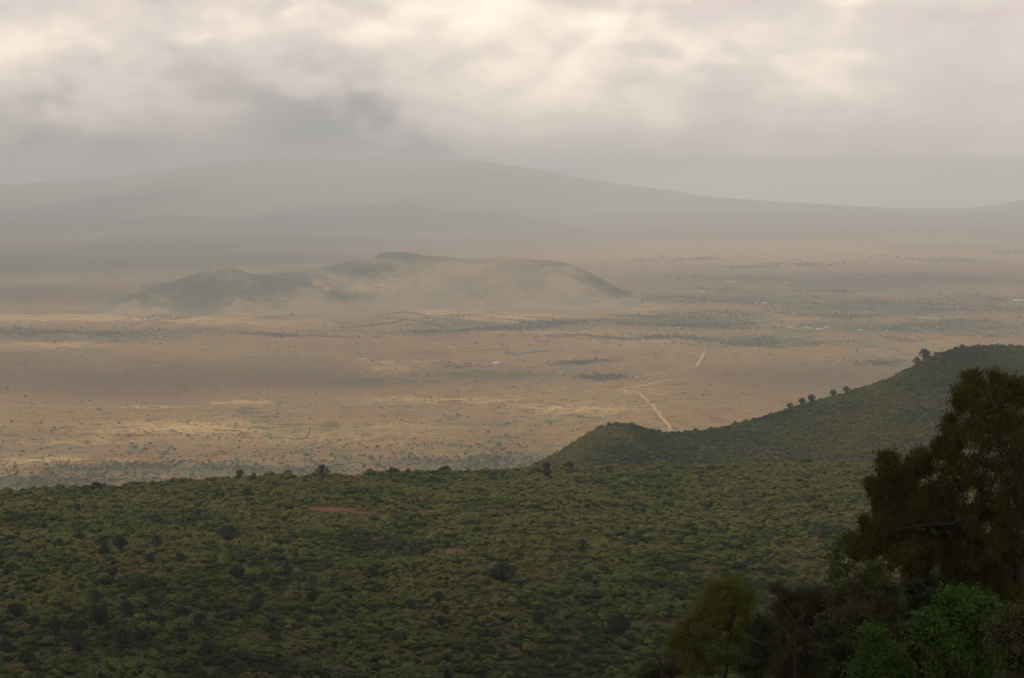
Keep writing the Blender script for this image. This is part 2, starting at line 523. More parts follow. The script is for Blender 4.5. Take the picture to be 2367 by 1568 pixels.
def paint(lst, u, v, x, y):
    uu = u + nw3(x, y) * 26 + nw2(x, y) * 10
    vv = v + nw2(x + 333, y) * 2.5
    t = np.zeros_like(u)
    ku, kv = (1.15, 1.45) if lst is YEL else (1.05, 1.2)
    for cu, cv, su, sv, a in lst:
        su, sv = su * ku, sv * kv
        t = np.maximum(t, a * np.exp(-np.abs((uu - cu) / su) ** 2.2 - np.abs((vv - cv) / sv) ** 2.2))
    return t
vs = np.concatenate([np.linspace(447, 500, 30), np.linspace(501, 1180, 560), np.linspace(1190, 1700, 25)])
us = np.concatenate([np.linspace(-14000, -250, 30)[:-1], np.linspace(-250, 2617, 520), np.linspace(2617, 16000, 30)[1:]])
U, V = np.meshgrid(us, vs)
px, py = on_plain(U, V)
rr = np.hypot(px, py)
lim = 50000.0
k_ = np.minimum(1, np.minimum(lim / np.maximum(np.abs(px), 1), lim / np.maximum(py, 1)))
px, py = px * k_, py * k_
pz = nw1(px, py) * 1.0 - 1.0
pm, n = new_mat('savanna_floor')
g = n.node('ShaderNodeNewGeometry')
P_ = g.outputs['Position']
a0 = n.noise(P_, 0.0008, 4, 0.55)
a1 = n.noise(P_, 0.0026, 6, 0.62)
a2 = n.noise(P_, 0.016, 5, 0.62)
a3 = n.noise(P_, 0.09, 4, 0.6)
ay = n.node('ShaderNodeAttribute', attribute_name='grass')
ag = n.node('ShaderNodeAttribute', attribute_name='scrub_shade')
ap = n.node('ShaderNodeAttribute', attribute_name='earth')
mixn = n.add(n.add(n.mul(n.sub(a0, 0.5), 1.3), n.mul(n.sub(a1, 0.5), 2.0)), n.add(n.mul(n.sub(a2, 0.5), 3.2), n.mul(n.sub(a3, 0.5), 1.7)))
c = n.ramp(n.add(0.5, n.mul(mixn, 0.48)), [(0.10, (0.118, 0.065, 0.031)), (0.36, (0.212, 0.117, 0.050)), (0.62, (0.312, 0.178, 0.070)), (0.90, (0.52, 0.310, 0.112))])
c = n.mix(n.mul(n.step(n.noise(P_, 0.0013, 5, 0.6), 0.48, 0.66), 0.55), c, (0.215, 0.112, 0.062))
c = n.mix(n.mul(n.step(n.add(ap.outputs['Fac'], n.mul(mixn, 0.8)), 0.05, 0.85), 0.85), c, (0.130, 0.082, 0.054))
c = n.mix(n.mul(n.step(n.add(ay.outputs['Fac'], n.mul(mixn, 1.8)), 0.05, 0.95), 0.9), c, (0.58, 0.355, 0.15))
c = n.mix(n.mul(n.step(n.add(n.mul(ag.outputs['Fac'], 1.2), n.mul(mixn, 2.0)), 0.10, 0.90), 0.9), c, (0.054, 0.068, 0.036))
fin = n.noise(P_, 0.05, 3, 0.7)
c = n.mix(n.mul(n.step(fin, 0.54, 0.64), 0.7), c, (0.115, 0.105, 0.065))
finish(n, c, 1.0, 0.0)
plain_o = mesh_obj('ground', np.stack([px, py, pz], -1).reshape(-1, 3), grid_faces(*U.shape), pm, smooth=True)
tag(plain_o, kind='structure')
attr(plain_o, 'grass', paint(YEL, U, V, px, py))
attr(plain_o, 'scrub_shade', paint(GRE, U, V, px, py))
attr(plain_o, 'earth', paint(PUR, U, V, px, py))
def z_plain(x, y): return nw1(x, y) * 1.0 - 1.0

# ------------------------------------------------------------------ far hills (9 to 11 km) and the mountains (24 km)
def ridge_bump(az, r, pts, R0, wf, wb, base=0.0):
    a, t = skyline(pts)
    zs = np.clip(CAM_Z + np.interp(az, a, t) * R0, base, None)
    q = np.where(r < R0, (R0 - r) / wf, (r - R0) / wb)
    return zs * (1 - sstep(q, 0, 1))
fn1, fn2 = Fbm(520, 5, 31), Fbm(120, 3, 32)
DOME = [(560, 760), (650, 715), (700, 690), (760, 665), (800, 640), (840, 614), (900, 606), (980, 601), (1060, 598), (1180, 597), (1240, 599), (1300, 604), (1330, 612),
        (1370, 632), (1400, 650), (1440, 672), (1480, 689), (1530, 703), (1600, 730)]
MESA = [(240, 690), (400, 650), (560, 628), (620, 623), (700, 612), (780, 606), (860, 598), (878, 586), (900, 581), (940, 582), (980, 590), (1060, 594), (1090, 598), (1160, 608), (1250, 640), (1350, 700)]
LEFT = [(60, 760), (180, 722), (240, 702), (300, 682), (380, 655), (440, 635), (485, 618), (505, 614), (528, 614), (545, 620), (580, 632), (640, 640), (700, 650), (760, 668), (800, 690), (840, 720)]
def z_far(x, y):
    az, r = np.arctan2(x, y), np.hypot(x, y)
    nz = fn1(x, y)
    d = ridge_bump(az, r + nz * 60, DOME, 10000, 900, 1100)
    m_ = ridge_bump(az, r + nz * 60, MESA, 11000, 1300, 1200)
    l_ = ridge_bump(az, r + nz * 70, LEFT, 9550, 800, 900)
    z = np.maximum(np.maximum(d, m_), l_)
    return z + (nz * 9 + fn2(x, y) * 2.5) * sstep(z, 5, 60) * 0.6 - 4.0
azs_d = np.linspace(-0.28, 0.12, 420)
rs_d = np.linspace(8300, 12400, 190)
fm, n = new_mat('dry_hill')
g = n.node('ShaderNodeNewGeometry')
a1 = n.noise(g.outputs['Position'], 0.004, 6, 0.65)
a2 = n.noise(g.outputs['Position'], 0.03, 5, 0.7)
wd = n.node('ShaderNodeAttribute', attribute_name='wooded_shade')
sr = n.node('ShaderNodeAttribute', attribute_name='scar')
c = n.mix(n.step(a1, 0.4, 0.62), (0.29, 0.195, 0.105), (0.19, 0.142, 0.082))
c = n.mix(n.mul(n.step(a2, 0.40, 0.64), 0.55), c, (0.13, 0.115, 0.07))
c = n.mix(n.step(n.add(wd.outputs['Fac'], n.add(n.mul(n.sub(a1, 0.5), 0.9), n.mul(n.sub(a2, 0.5), 1.2))), 0.15, 0.85), c, (0.045, 0.055, 0.040))
c = n.mix(n.step(n.add(sr.outputs['Fac'], n.mul(n.sub(a2, 0.5), 0.5)), 0.3, 0.6), c, (0.30, 0.155, 0.09))
finish(n, c, 1.0, 0.0)
far_o, X, Y, Z = polar_sheet('far_hill', azs_d, rs_d, z_far, fm)
U2, V2, _ = project(X, Y, Z)
def ell(lst, u, v):
    t = np.zeros_like(u)
    for cu, cv, su, sv, a in lst:
        t = np.maximum(t, a * np.exp(-((u - cu) / su) ** 2 - ((v - cv) / sv) ** 2))
    return t
attr(far_o, 'wooded_shade', ell([(460, 665, 240, 60, .85), (640, 655, 170, 40, .8), (930, 590, 170, 18, .9), (830, 622, 100, 26, .8), (780, 680, 60, 26, .75), (1385, 640, 60, 34, .8), (1430, 672, 50, 20, .85),  # woods, plus painted shade on the left hill and the right flank
                           (1290, 612, 90, 22, .45), (1120, 606, 140, 16, .40), (330, 690, 160, 30, .7), (900, 645, 70, 26, .45)], U2, V2))
attr(far_o, 'scar', ell([(735, 655, 15, 11, .8), (755, 668, 10, 9, .8), (690, 628, 22, 3, .6), (660, 622, 16, 2, .5)], U2, V2))
MOUNT = [(-3000, 470), (-1500, 455), (-500, 440), (0, 426), (150, 423), (240, 412), (350, 398), (430, 385), (520, 376), (620, 370), (760, 366), (960, 366), (1100, 374), (1200, 386), (1280, 400), (1340, 410), (1400, 422), (1460, 430),
         (1500, 435), (1570, 443), (1600, 449), (1640, 454), (1730, 460), (1830, 468), (1950, 475), (2050, 480), (2150, 482), (2250, 480), (2300, 473), (2367, 463), (2500, 452), (3200, 440), (5000, 450)]
mn1 = Fbm(3500, 5, 41)
def z_mount(x, y):
    az, r = np.arctan2(x, y), np.hypot(x, y)
    z = ridge_bump(az, r + mn1(x, y) * 1100, MOUNT, 39000, 18500, 6000)
    return z + mn1(x, y) * 18 * sstep(z, 10, 250) - 6
mm, n = new_mat('mountain_scrub')
g = n.node('ShaderNodeNewGeometry')
a1 = n.noise(g.outputs['Position'], 0.0006, 6, 0.6)
a2 = n.noise(g.outputs['Position'], 0.003, 5, 0.6)
sz = n.node('ShaderNodeSeparateXYZ'); n.put(sz.inputs[0], g.outputs['Position'])
low_ = n.step(n.add(sz.outputs[2], n.mul(n.sub(a1, 0.5), 500.0)), 10.0, 330.0)      # savanna on the foot, scrub and grass above
foot = n.mix(n.step(a2, 0.4, 0.6), (0.21, 0.15, 0.085), (0.13, 0.115, 0.07))
finish(n, n.mix(low_, foot, n.mix(a1, (0.15, 0.165, 0.125), (0.28, 0.255, 0.19))), 1.0, 0.0)
mo, _, _, _ = polar_sheet('mountain', np.linspace(-0.7, 0.75, 360), np.linspace(19500, 46000, 150), z_mount, mm)

# ------------------------------------------------------------------ dirt tracks on the floor
trk_m, n = new_mat('track_dust')
g = n.node('ShaderNodeNewGeometry')
finish(n, n.mix(n.noise(g.outputs['Position'], 0.05, 4, 0.6), (0.37, 0.24, 0.125), (0.46, 0.31, 0.17)), 1.0, 0.0)
def track(pts, width, jit=1.0):
    p = np.array([on_plain(u, v) for u, v in pts])
    t = np.linspace(0, len(p) - 1, len(p) * 8)
    q = np.stack([np.interp(t, np.arange(len(p)), p[:, i]) for i in (0, 1)], 1)
    r = np.random.default_rng(int(abs(p[0, 0])))
    q += r.normal(size=q.shape) * jit
    d = np.gradient(q, axis=0)
    nn = np.stack([-d[:, 1], d[:, 0]], 1) / (np.linalg.norm(d, axis=1)[:, None] + 1e-6)
    wd_ = width * r.uniform(0.8, 1.25, len(q))[:, None] * 0.5
    rows = []
    for k in (-1, -0.33, 0.33, 1):
        e = q + nn * wd_ * k
        rows.append(np.concatenate([e, (z_plain(e[:, 0], e[:, 1]) + 0.5)[:, None]], 1))
    v = np.stack(rows, 1).reshape(-1, 3)
    o = mesh_obj('dirt_track', v, grid_faces(len(q), 4), trk_m)
    tag(o, kind='structure')
z5 = lambda x, y: src(x, y, 850, 550, 0.4225)
z6 = lambda x, y: src(x, y, 1600, 550, 0.4148)
z4 = lambda x, y: src(x, y, 0, 550, 0.4464)
track([z5(*p) for p in ((1968, 1262), (1962, 1245), (1940, 1212), (1900, 1168), (1875, 1130), (1848, 1095), (1812, 1062), (1775, 1030))], 8)
track([z5(*p) for p in ((1740, 938), (1830, 918), (1950, 896), (2050, 879), (2112, 866))], 7)
track([z5(*p) for p in ((2108, 868), (2118, 850), (2135, 822), (2152, 790))], 9)
track([z5(*p) for p in ((1650, 998), (1770, 985), (1850, 966), (1940, 950), (2050, 946), (2145, 950))], 11)
track([z5(*p) for p in ((830, 1052), (960, 1046), (1130, 1028))], 8)
track([z5(*p) for p in ((1220, 1018), (1330, 1006), (1400, 1004))], 8)
track([z5(*p) for p in ((300, 512), (345, 482), (375, 482), (480, 492), (620, 500))], 11)
track([z5(*p) for p in ((1700, 545), (1800, 528), (1930, 518), (2000, 512))], 10)
track([z6(*p) for p in ((1040, 828), (1180, 808), (1330, 787), (1500, 766), (1700, 743), (1830, 732))], 7)
track([z4(*p) for p in ((0, 1040), (280, 1038), (470, 1044), (760, 1045), (1050, 1037))], 7)
track([z4(*p) for p in ((0, 1282), (300, 1281), (620, 1284), (940, 1284))], 5)

# ------------------------------------------------------------------ shrub and tree prototypes
def leaves_n(P, A, N, length, width, r):
    A = A / (np.linalg.norm(A, axis=1)[:, None] + 1e-9)
    B = np.cross(A, N + r.normal(size=N.shape) * 0.35); B /= np.linalg.norm(B, axis=1)[:, None] + 1e-9
    L, W = np.asarray(length)[:, None], np.asarray(width)[:, None]
    P = P - A * L * 0.4
    mid = P + A * L * 0.45
    v = np.stack([P, mid - B * W * .5, P + A * L, mid + B * W * .5], 1).reshape(-1, 3)
    return v, np.arange(4 * len(P)).reshape(len(P), 4)
def lobes_blob(r, n_lobes, rad_xy, height, n_leaf, size, skirt=0.15, heart=None):
    """a low rounded crown: lobes over a dome, leaf clumps spread through their outer shell"""
    P, Nn = [], []
    cs = []
    for i in range(n_lobes):
        th = r.uniform(0, 6.28); q = math.sqrt(r.uniform(0, 1)) * 0.72
        c = np.array([math.cos(th) * q * rad_xy, math.sin(th) * q * rad_xy, height * (0.30 + 0.40 * (1 - q) * r.uniform(0.5, 1.2))])
        cs.append((c, r.uniform(0.30, 0.52) * rad_xy))
    per = n_leaf // n_lobes
    for c, q in cs:
        d = r.normal(size=(per, 3)); d /= np.linalg.norm(d, axis=1)[:, None]
        d[:, 2] = np.abs(d[:, 2]) * 1.0 - skirt * r.uniform(0, 3, per)
        rr_ = q * r.uniform(0.65, 1.08, per) ** 0.7
        p = c + d * rr_[:, None] * np.array([1, 1, 0.85])
        P.append(p); Nn.append(d)
    P = np.concatenate(P); Nn = np.concatenate(Nn)
    P[:, 2] = np.clip(P[:, 2], 0.03, None)
    q_ = r.normal(size=P.shape)
    A = np.cross(Nn, q_); A /= np.linalg.norm(A, axis=1)[:, None] + 1e-9
    A = A + Nn * r.uniform(-0.1, 0.9, len(P))[:, None] + r.normal(size=P.shape) * 0.22
    if heart is not None:
        th_, ph_ = np.meshgrid(np.arange(8) * np.pi / 4, np.linspace(0.05, np.pi - 0.05, 6))
        for c, q in cs:
            k = 0.74 * q
            v = np.stack([np.sin(ph_) * np.cos(th_), np.sin(ph_) * np.sin(th_), np.cos(ph_) * 0.85], -1).reshape(-1, 3) * k + c
            f = np.array([(j * 8 + m_, (j + 1) * 8 + m_, (j + 1) * 8 + (m_ + 1) % 8, j * 8 + (m_ + 1) % 8) for j in range(5) for m_ in range(8)])
            heart.add(v, f)
    return leaves_n(P, A, Nn, r.uniform(0.7, 1.4, len(P)) * size, r.uniform(0.6, 1.05, len(P)) * size, r)
def stems(r, n, reach, h, rad0):
    pts = Parts()
    for i in range(n):
        th = r.uniform(0, 6.28)
        e = np.array([math.cos(th) * reach * r.uniform(.3, 1), math.sin(th) * reach * r.uniform(.3, 1), h * r.uniform(.6, 1)])
        pts.add(*tube([(0, 0, -0.3), e * [0.35, 0.35, 0.5], e], [rad0, rad0 * .7, rad0 * .35], 4))
    return pts
KINDS = ['silver', 'silver', 'silver', 'green', 'green', 'darkgreen', 'darkgreen', 'dry']
proto_mesh = []
for i, kname in enumerate(KINDS):
    r = np.random.default_rng(100 + i)
    pt = Parts()
    pt.add(*lobes_blob(r, r.integers(9, 15), 1.0, r.uniform(1.3, 1.8), 900, 0.15, 0.3, pt))
    st = stems(r, 4, 0.5, 0.7, 0.05)
    for v_, f_ in zip(st.v, st.f4): pass
    vv = np.concatenate(st.v); ff = np.concatenate(st.f4)
    pt.add(vv, ff)
    proto_mesh.append((pt, M[kname]))

# --- points for the shrubs on the near slope
def instancer(name, pts, scale, rotz, idx, protos, label, cat=None):
    me = bpy.data.meshes.new(name)
    me.vertices.add(len(pts))
    me.vertices.foreach_set('co', np.asarray(pts, np.float32).ravel())
    for nm, typ, val in (('size', 'FLOAT', scale), ('turn', 'FLOAT', rotz), ('which', 'INT', idx)):
        a = me.attributes.new(nm, typ, 'POINT')
        a.data.foreach_set('value', np.asarray(val, np.float32 if typ == 'FLOAT' else np.int32))
    o = bpy.data.objects.new(name, me)
    COL.objects.link(o)
    gt = bpy.data.node_groups.new(name, 'GeometryNodeTree')
    gt.interface.new_socket('Geometry', in_out='INPUT', socket_type='NodeSocketGeometry')
    gt.interface.new_socket('Geometry', in_out='OUTPUT', socket_type='NodeSocketGeometry')
    gi = gt.nodes.new('NodeGroupInput'); go = gt.nodes.new('NodeGroupOutput')
    jn = gt.nodes.new('GeometryNodeJoinGeometry')
    def named(nm, typ):
        nd = gt.nodes.new('GeometryNodeInputNamedAttribute'); nd.data_type = typ
        nd.inputs[0].default_value = nm
        return [s_ for s_ in nd.outputs if s_.enabled and s_.name == 'Attribute'][0]
    s_, t_, w_ = named('size', 'FLOAT'), named('turn', 'FLOAT'), named('which', 'INT')
    cx = gt.nodes.new('ShaderNodeCombineXYZ')
    gt.links.new(t_, cx.inputs[2])
    for i, po in enumerate(protos):
        oi = gt.nodes.new('GeometryNodeObjectInfo')
        oi.transform_space = 'ORIGINAL'
        oi.inputs['Object'].default_value = po
        oi.inputs['As Instance'].default_value = True
        cm = gt.nodes.new('FunctionNodeCompare'); cm.data_type = 'INT'; cm.operation = 'EQUAL'
        ins = [q for q in cm.inputs if q.enabled and q.type == 'INT']
        gt.links.new(w_, ins[0]); ins[1].default_value = i
        ip = gt.nodes.new('GeometryNodeInstanceOnPoints')
        gt.links.new(gi.outputs[0], ip.inputs['Points'])
        gt.links.new(cm.outputs[0], ip.inputs['Selection'])
        gt.links.new(oi.outputs['Geometry'], ip.inputs['Instance'])
        gt.links.new(cx.outputs[0], ip.inputs['Rotation'])
        gt.links.new(s_, ip.inputs['Scale'])
        gt.links.new(ip.outputs[0], jn.inputs[0])
    gt.links.new(jn.outputs[0], go.inputs[0])
    md = o.modifiers.new('scatter', 'NODES')
    md.node_group = gt
    tag(o, label, cat, kind='stuff')
    return o

kn1, kn2, kn3 = Fbm(120, 3, 51), Fbm(60, 3, 52), Fbm(26, 2, 53)
def pick_kind(x, y, v, r):
    """which shrub grows here: silvery on the upper and right slope, greener near the bottom"""
    s = kn1(x, y) + 0.5 * kn2(x, y) + r.normal(size=len(x)) * 0.55
    s = s + np.interp(v, [1090, 1250, 1420, 1560], [0.55, 0.25, -0.1, -0.55])
    d = kn2(x + 500, y) + r.normal(size=len(x)) * 0.5
    out = np.where(s > 0.0, r.integers(0, 3, len(x)), np.where(s > -0.85, r.integers(3, 5, len(x)), r.integers(5, 7, len(x))))
    out = np.where(d > 1.15, 7, out)
    out = np.where(r.uniform(size=len(x)) < 0.06 + 0.16 * sstep(kn3(x - 300, y), 0.1, 0.9), r.integers(5, 7, len(x)), out)
    return out
NS = 78000
az_r = rng.uniform(-0.31, 0.31, NS)
Rm = R_near(az_r)
r_r = np.sqrt(rng.uniform(440 ** 2, (Rm + 45) ** 2))
sxp, syp = np.sin(az_r) * r_r, np.cos(az_r) * r_r
szp = z_near(sxp, syp)
su_, sv_, _ = project(sxp, syp, szp)
bare = bare_at(sxp, syp, szp)
dens = 0.92 + 0.25 * kn3(sxp, syp) + 0.2 * kn2(sxp, syp)
keep = (rng.uniform(size=NS) < dens) & (rng.uniform(size=NS) > bare * 1.25)
sxp, syp, szp, su_, sv_, r_r = (q[keep] for q in (sxp, syp, szp, su_, sv_, r_r))
kind_i = pick_kind(sxp, syp, sv_, rng)
ssz = rng.lognormal(0.0, 0.32, len(sxp)) * np.where(kind_i < 3, 1.42, np.where(kind_i < 5, 1.48, np.where(kind_i < 7, 1.65, 1.15)))
ssz *= np.clip(1.0 + 0.16 * kn2(sxp, syp + 90) + 0.22 * kn3(sxp + 77, syp), 0.5, 1.7)
ssz = np.where((kind_i >= 3) & (rng.uniform(size=len(ssz)) < 0.06), ssz * 1.7, ssz)
ssz = np.where(rng.uniform(size=len(ssz)) < 0.25, ssz * 0.65, ssz)
ssz = np.clip(ssz * np.interp(r_r, [450, 900], [0.70, 0.76]), 0.45, 2.2)
ssz = np.where((np.abs(r_r - R_near(np.arctan2(sxp, syp))) < 16) & (rng.uniform(size=len(sxp)) < 0.06), ssz * 1.8, ssz)
rot = rng.uniform(0, 6.28, len(sxp))
app = ssz / r_r
inframe = (su_ > 10) & (su_ < 2350) & (sv_ < 1575) & ~((su_ > 1480) & (sv_ > 1330)) & ~(su_ > 1900)
order = np.argsort(-(app * inframe))
solo = order[:290]
rest = np.setdiff1d(np.arange(len(sxp)), solo)
def area_of(u, v):
    c = ['at the far left', 'in the left third', 'left of centre', 'in the middle', 'right of centre', 'beside the foreground trees'][int(np.clip(u // 300, 0, 5))]
    rr_ = 'along the bottom edge' if v > 1500 else 'low on the near slope' if v > 1400 else 'midway up the near slope' if v > 1250 else 'near the slope crest'
    return c, rr_
LOOK = {'silver': 'rounded silvery grey-green shrub', 'green': 'rounded fresh green shrub', 'darkgreen': 'dense dark green shrub', 'dry': 'dry yellow-brown shrub'}
protos = [None] * 8
for j in solo:
    ki = int(kind_i[j])
    if protos[ki] is None:
        pt, mt = proto_mesh[ki]
        o = pt.obj('shrub', mt)
        protos[ki] = o
    else:
        o = protos[ki].copy(); COL.objects.link(o)
    o.location = (sxp[j], syp[j], szp[j] - 0.08)
    o.scale = (ssz[j],) * 3
    o.rotation_euler = (0, 0, rot[j])
    c_, b_ = area_of(su_[j], sv_[j])
    tag(o, f'{LOOK[KINDS[ki]]} {b_}, {c_}', 'shrub', f'{LOOK[KINDS[ki]]}s {b_}, {c_}')
for ki in range(8):
    if protos[ki] is None:
        pt, mt = proto_mesh[ki]
        o = pt.obj('shrub', mt); protos[ki] = o
        j = rest[np.argmax(np.where(kind_i[rest] == ki, (app * inframe)[rest], 0))]
        o.location = (sxp[j], syp[j], szp[j] - 0.08); o.scale = (ssz[j],) * 3
        c_, b_ = area_of(su_[j], sv_[j])
        tag(o, f'{LOOK[KINDS[ki]]} {b_}, {c_}', 'shrub', f'{LOOK[KINDS[ki]]}s {b_}, {c_}')
        rest = rest[rest != j]
instancer('shrubland', np.stack([sxp, syp, szp - 0.08], 1)[rest], ssz[rest], rot[rest], kind_i[rest], protos, 'dense mixed green and silvery shrubs covering the near slope up to its crest', 'shrubs')

# --- shrubs on the ridge behind
NH = 60000
az_h = rng.uniform(-0.04, 0.30, NH)
Rh = R_hill(az_h)
r_h = Rh + 40 - rng.uniform(0, 1, NH) ** 1.25 * 700
hx, hy = np.sin(az_h) * r_h, np.cos(az_h) * r_h
hz = z_hill(hx, hy)
hu, hv, _ = project(hx, hy, hz)
kp = (hz > 60) & (rng.uniform(size=NH) < 0.93 + 0.3 * kn2(hx, hy)) & (hu < 2700)
hx, hy, hz, hu, hv = (q[kp] for q in (hx, hy, hz, hu, hv))
hs = kn1(hx * 0.6, hy * 0.6) + rng.normal(size=len(hx)) * 0.55
hk = np.where(hs > 0.75, rng.integers(0, 3, len(hx)), np.where(hs > -0.15, rng.integers(3, 5, len(hx)), rng.integers(5, 7, len(hx))))
crest_h = (np.abs(r_h[kp] - Rh[kp]) < 22) & (rng.uniform(size=len(hx)) < 0.10)
hsz = np.where(crest_h, 1.3, 1.0) * np.clip(rng.lognormal(0.05, 0.32, len(hx)), 0.5, 2.6) * 1.35
instancer('shrubland', np.stack([hx, hy, hz - 0.1], 1), hsz, rng.uniform(0, 6.28, len(hx)), hk, protos, 'hazy dark green shrubs covering the rising ridge on the right', 'shrubs')

# ------------------------------------------------------------------ candelabra trees
def candelabra(seed, spread=0.42, trunk=0.3, n=42, flat=0.42):
    """unit height: short trunk, many stems curving up to a goblet"""
    r = np.random.default_rng(seed)
    tp, cpz = Parts(), Parts()
    tp.add(*tube([(0, 0, -0.06), (0.01, 0, trunk * .5), (0, 0.01, trunk)], [0.035, 0.028, 0.026], 7))
    for i in range(n):
        th = r.uniform(0, 6.28); q = math.sqrt(r.uniform(0.0, 1))
        R_ = q * spread
        top = 1.0 - flat * q ** 2.2 * 0.9 + r.uniform(-0.05, 0.03)
        st = np.array([0, 0, trunk * r.uniform(0.75, 1.0)])
        el = np.array([math.cos(th) * R_ * 0.58, math.sin(th) * R_ * 0.58, trunk + (top - trunk) * (0.28 + 0.18 * (1 - q))])
        e2 = np.array([math.cos(th) * R_ * 0.97, math.sin(th) * R_ * 0.97, trunk + (top - trunk) * 0.66])
        e = np.array([math.cos(th) * R_, math.sin(th) * R_, top])
        cpz.add(*tube([st, el, e2, e], [0.012, 0.013, 0.016, 0.009], 4))
        for k in range(3):
            a = r.uniform(0, 6.28); d = r.uniform(0.02, 0.05)
            b0 = e2 + (e - e2) * r.uniform(-0.3, 0.4)
            b1 = b0 + np.array([math.cos(a) * d, math.sin(a) * d, 0.05])
            b2 = b1 + np.array([math.cos(a) * d * .3, math.sin(a) * d * .3, r.uniform(0.07, 0.15)])
            cpz.add(*tube([b0, b1, b2], [0.010, 0.014, 0.008], 4))
    return tp, cpz
ESPEC = [dict(spread=0.45, trunk=0.24, n=48, flat=0.5), dict(spread=0.40, trunk=0.34, n=70, flat=0.35), dict(spread=0.62, trunk=0.14, n=85, flat=0.45),
         dict(spread=0.34, trunk=0.40, n=34, flat=0.4), dict(spread=0.42, trunk=0.42, n=40, flat=0.68)]
eproto = [None] * 5
def candelabra_at(x, y, z, h, k, label, group, turn=0.0, name='candelabra_tree'):
    if eproto[k] is None:
        root = empty(name, (0, 0, 0))
        tp, cz = candelabra(300 + k, **ESPEC[k])
        tp.obj('trunk', M['euphbark'], root); cz.obj('crown', M['euph'], root)
        eproto[k] = root
    else:
        root = copy_tree(eproto[k])
    root.location = (x, y, z - 0.1); root.scale = (h, h, h); root.rotation_euler = (0, 0, turn)
    tag(root, label, 'tree', group)
    return root
def hit(u, v, zf, r0, r1):
    rs_ = np.linspace(r0, r1, 4000)
    dx, dy, dz = ray(u, v); hyp = math.hypot(dx, dy)
    xs, ys, zs = dx / hyp * rs_, dy / hyp * rs_, CAM_Z + dz / hyp * rs_
    below = zs < zf(xs, ys)
    i = int(np.argmax(below)) if below.any() else len(rs_) - 1
    return xs[i], ys[i], zf(xs[i:i + 1], ys[i:i + 1])[0], rs_[i]
c2 = lambda x, y: src(x, y, 0, 1100, 0.42248)
c3 = lambda x, y: src(x, y, 900, 1100, 0.38023)
# (crop, base x, base y, height in crop pixels, kind)
EU = [(c2, 1353, 612, 110, 2), (c2, 350, 660, 80, 0), (c2, 600, 650, 80, 0), (c2, 712, 680, 105, 1), (c2, 616, 720, 92, 1), (c2, 930, 650, 85, 0), (c2, 170, 735, 70, 0),
      (c2, 1066, 742, 78, 0), (c2, 890, 738, 70, 0), (c2, 668, 840, 95, 3), (c2, 1505, 785, 80, 0), (c2, 1405, 850, 105, 1), (c2, 1495, 875, 85, 4), (c2, 1560, 862, 85, 4),
      (c2, 1698, 830, 92, 0), (c2, 2197, 842, 98, 0), (c2, 850, 895, 70, 0), (c2, 565, 978, 88, 0), (c2, 780, 950, 65, 0), (c2, 1858, 965, 85, 0), (c2, 1516, 1040, 110, 1),
      (c2, 105, 1085, 120, 1), (c2, 900, 995, 80, 3), (c2, 748, 1058, 105, 0), (c2, 600, 1140, 155, 1), (c2, 890, 1110, 85, 0), (c2, 970, 1120, 75, 0), (c2, 1090, 1065, 75, 0),
      (c2, 1183, 1150, 125, 4), (c2, 1372, 1095, 90, 0), (c2, 335, 1175, 110, 1), (c2, 490, 1140, 75, 0), (c2, 740, 1250, 140, 0), (c2, 845, 1235, 110, 1), (c2, 955, 1200, 80, 0),
      (c2, 1068, 1205, 70, 0), (c2, 470, 1285, 125, 1), (c2, 1240, 1285, 100, 0), (c2, 160, 1360, 115, 0), (c2, 30, 1290, 110, 0), (c2, 120, 1215, 90, 0), (c2, 205, 1130, 90, 3),
      (c2, 10, 1170, 80, 0), (c2, 452, 440, 65, 0), (c2, 1280, 335, 40, 0), (c2, 1175, 455, 50, 0),
      (c3, 935, 948, 140, 2), (c3, 330, 1140, 95, 0), (c3, 528, 1250, 95, 1), (c3, 1460, 745, 95, 0), (c3, 1165, 1235, 110, 1), (c3, 830, 1310, 80, 0), (c3, 1700, 1340, 190, 1),
      (c3, 1490, 975, 110, 3), (c3, 520, 1080, 90, 0), (c3, 1225, 265, 80, 1)]
ords = ['first', 'second', 'third', 'fourth', 'fifth', 'sixth', 'seventh', 'eighth', 'ninth', 'tenth', 'eleventh', 'twelfth', 'thirteenth', 'fourteenth', 'fifteenth', 'sixteenth', 'seventeenth', 'eighteenth', 'nineteenth', 'twentieth']
rows = []
for fn, bx, by, hp, k in EU:
    u, v = fn(bx, by)
    x, y, z, r_ = hit(u, v, z_near, 420, 1400)
    s_ = 0.42248 if fn is c2 else 0.38023
    rows.append([u, v, x, y, z, hp * s_ / 1.0815 / F * r_ * 1.06, k])
bands = [(0, 1190, 'topmost'), (1190, 1270, 'upper'), (1270, 1340, 'upper middle'), (1340, 1420, 'lower middle'), (1420, 1480, 'lower'), (1480, 1700, 'lowest')]
SHAPE = {0: 'dome-headed', 1: 'tall goblet-shaped', 2: 'very broad, squat', 3: 'narrow, thin-stemmed', 4: 'flat-topped'}
for lo, hi_, nm in bands:
    b = sorted([q for q in rows if lo <= q[1] < hi_], key=lambda q: q[0])
    for i, (u, v, x, y, z, h, k) in enumerate(b):
        candelabra_at(x, y, z, h, k, f'{SHAPE[k]} candelabra tree, {ords[i]} from left, {nm} row on near slope', 'candelabra trees on the near slope', random.uniform(0, 6))
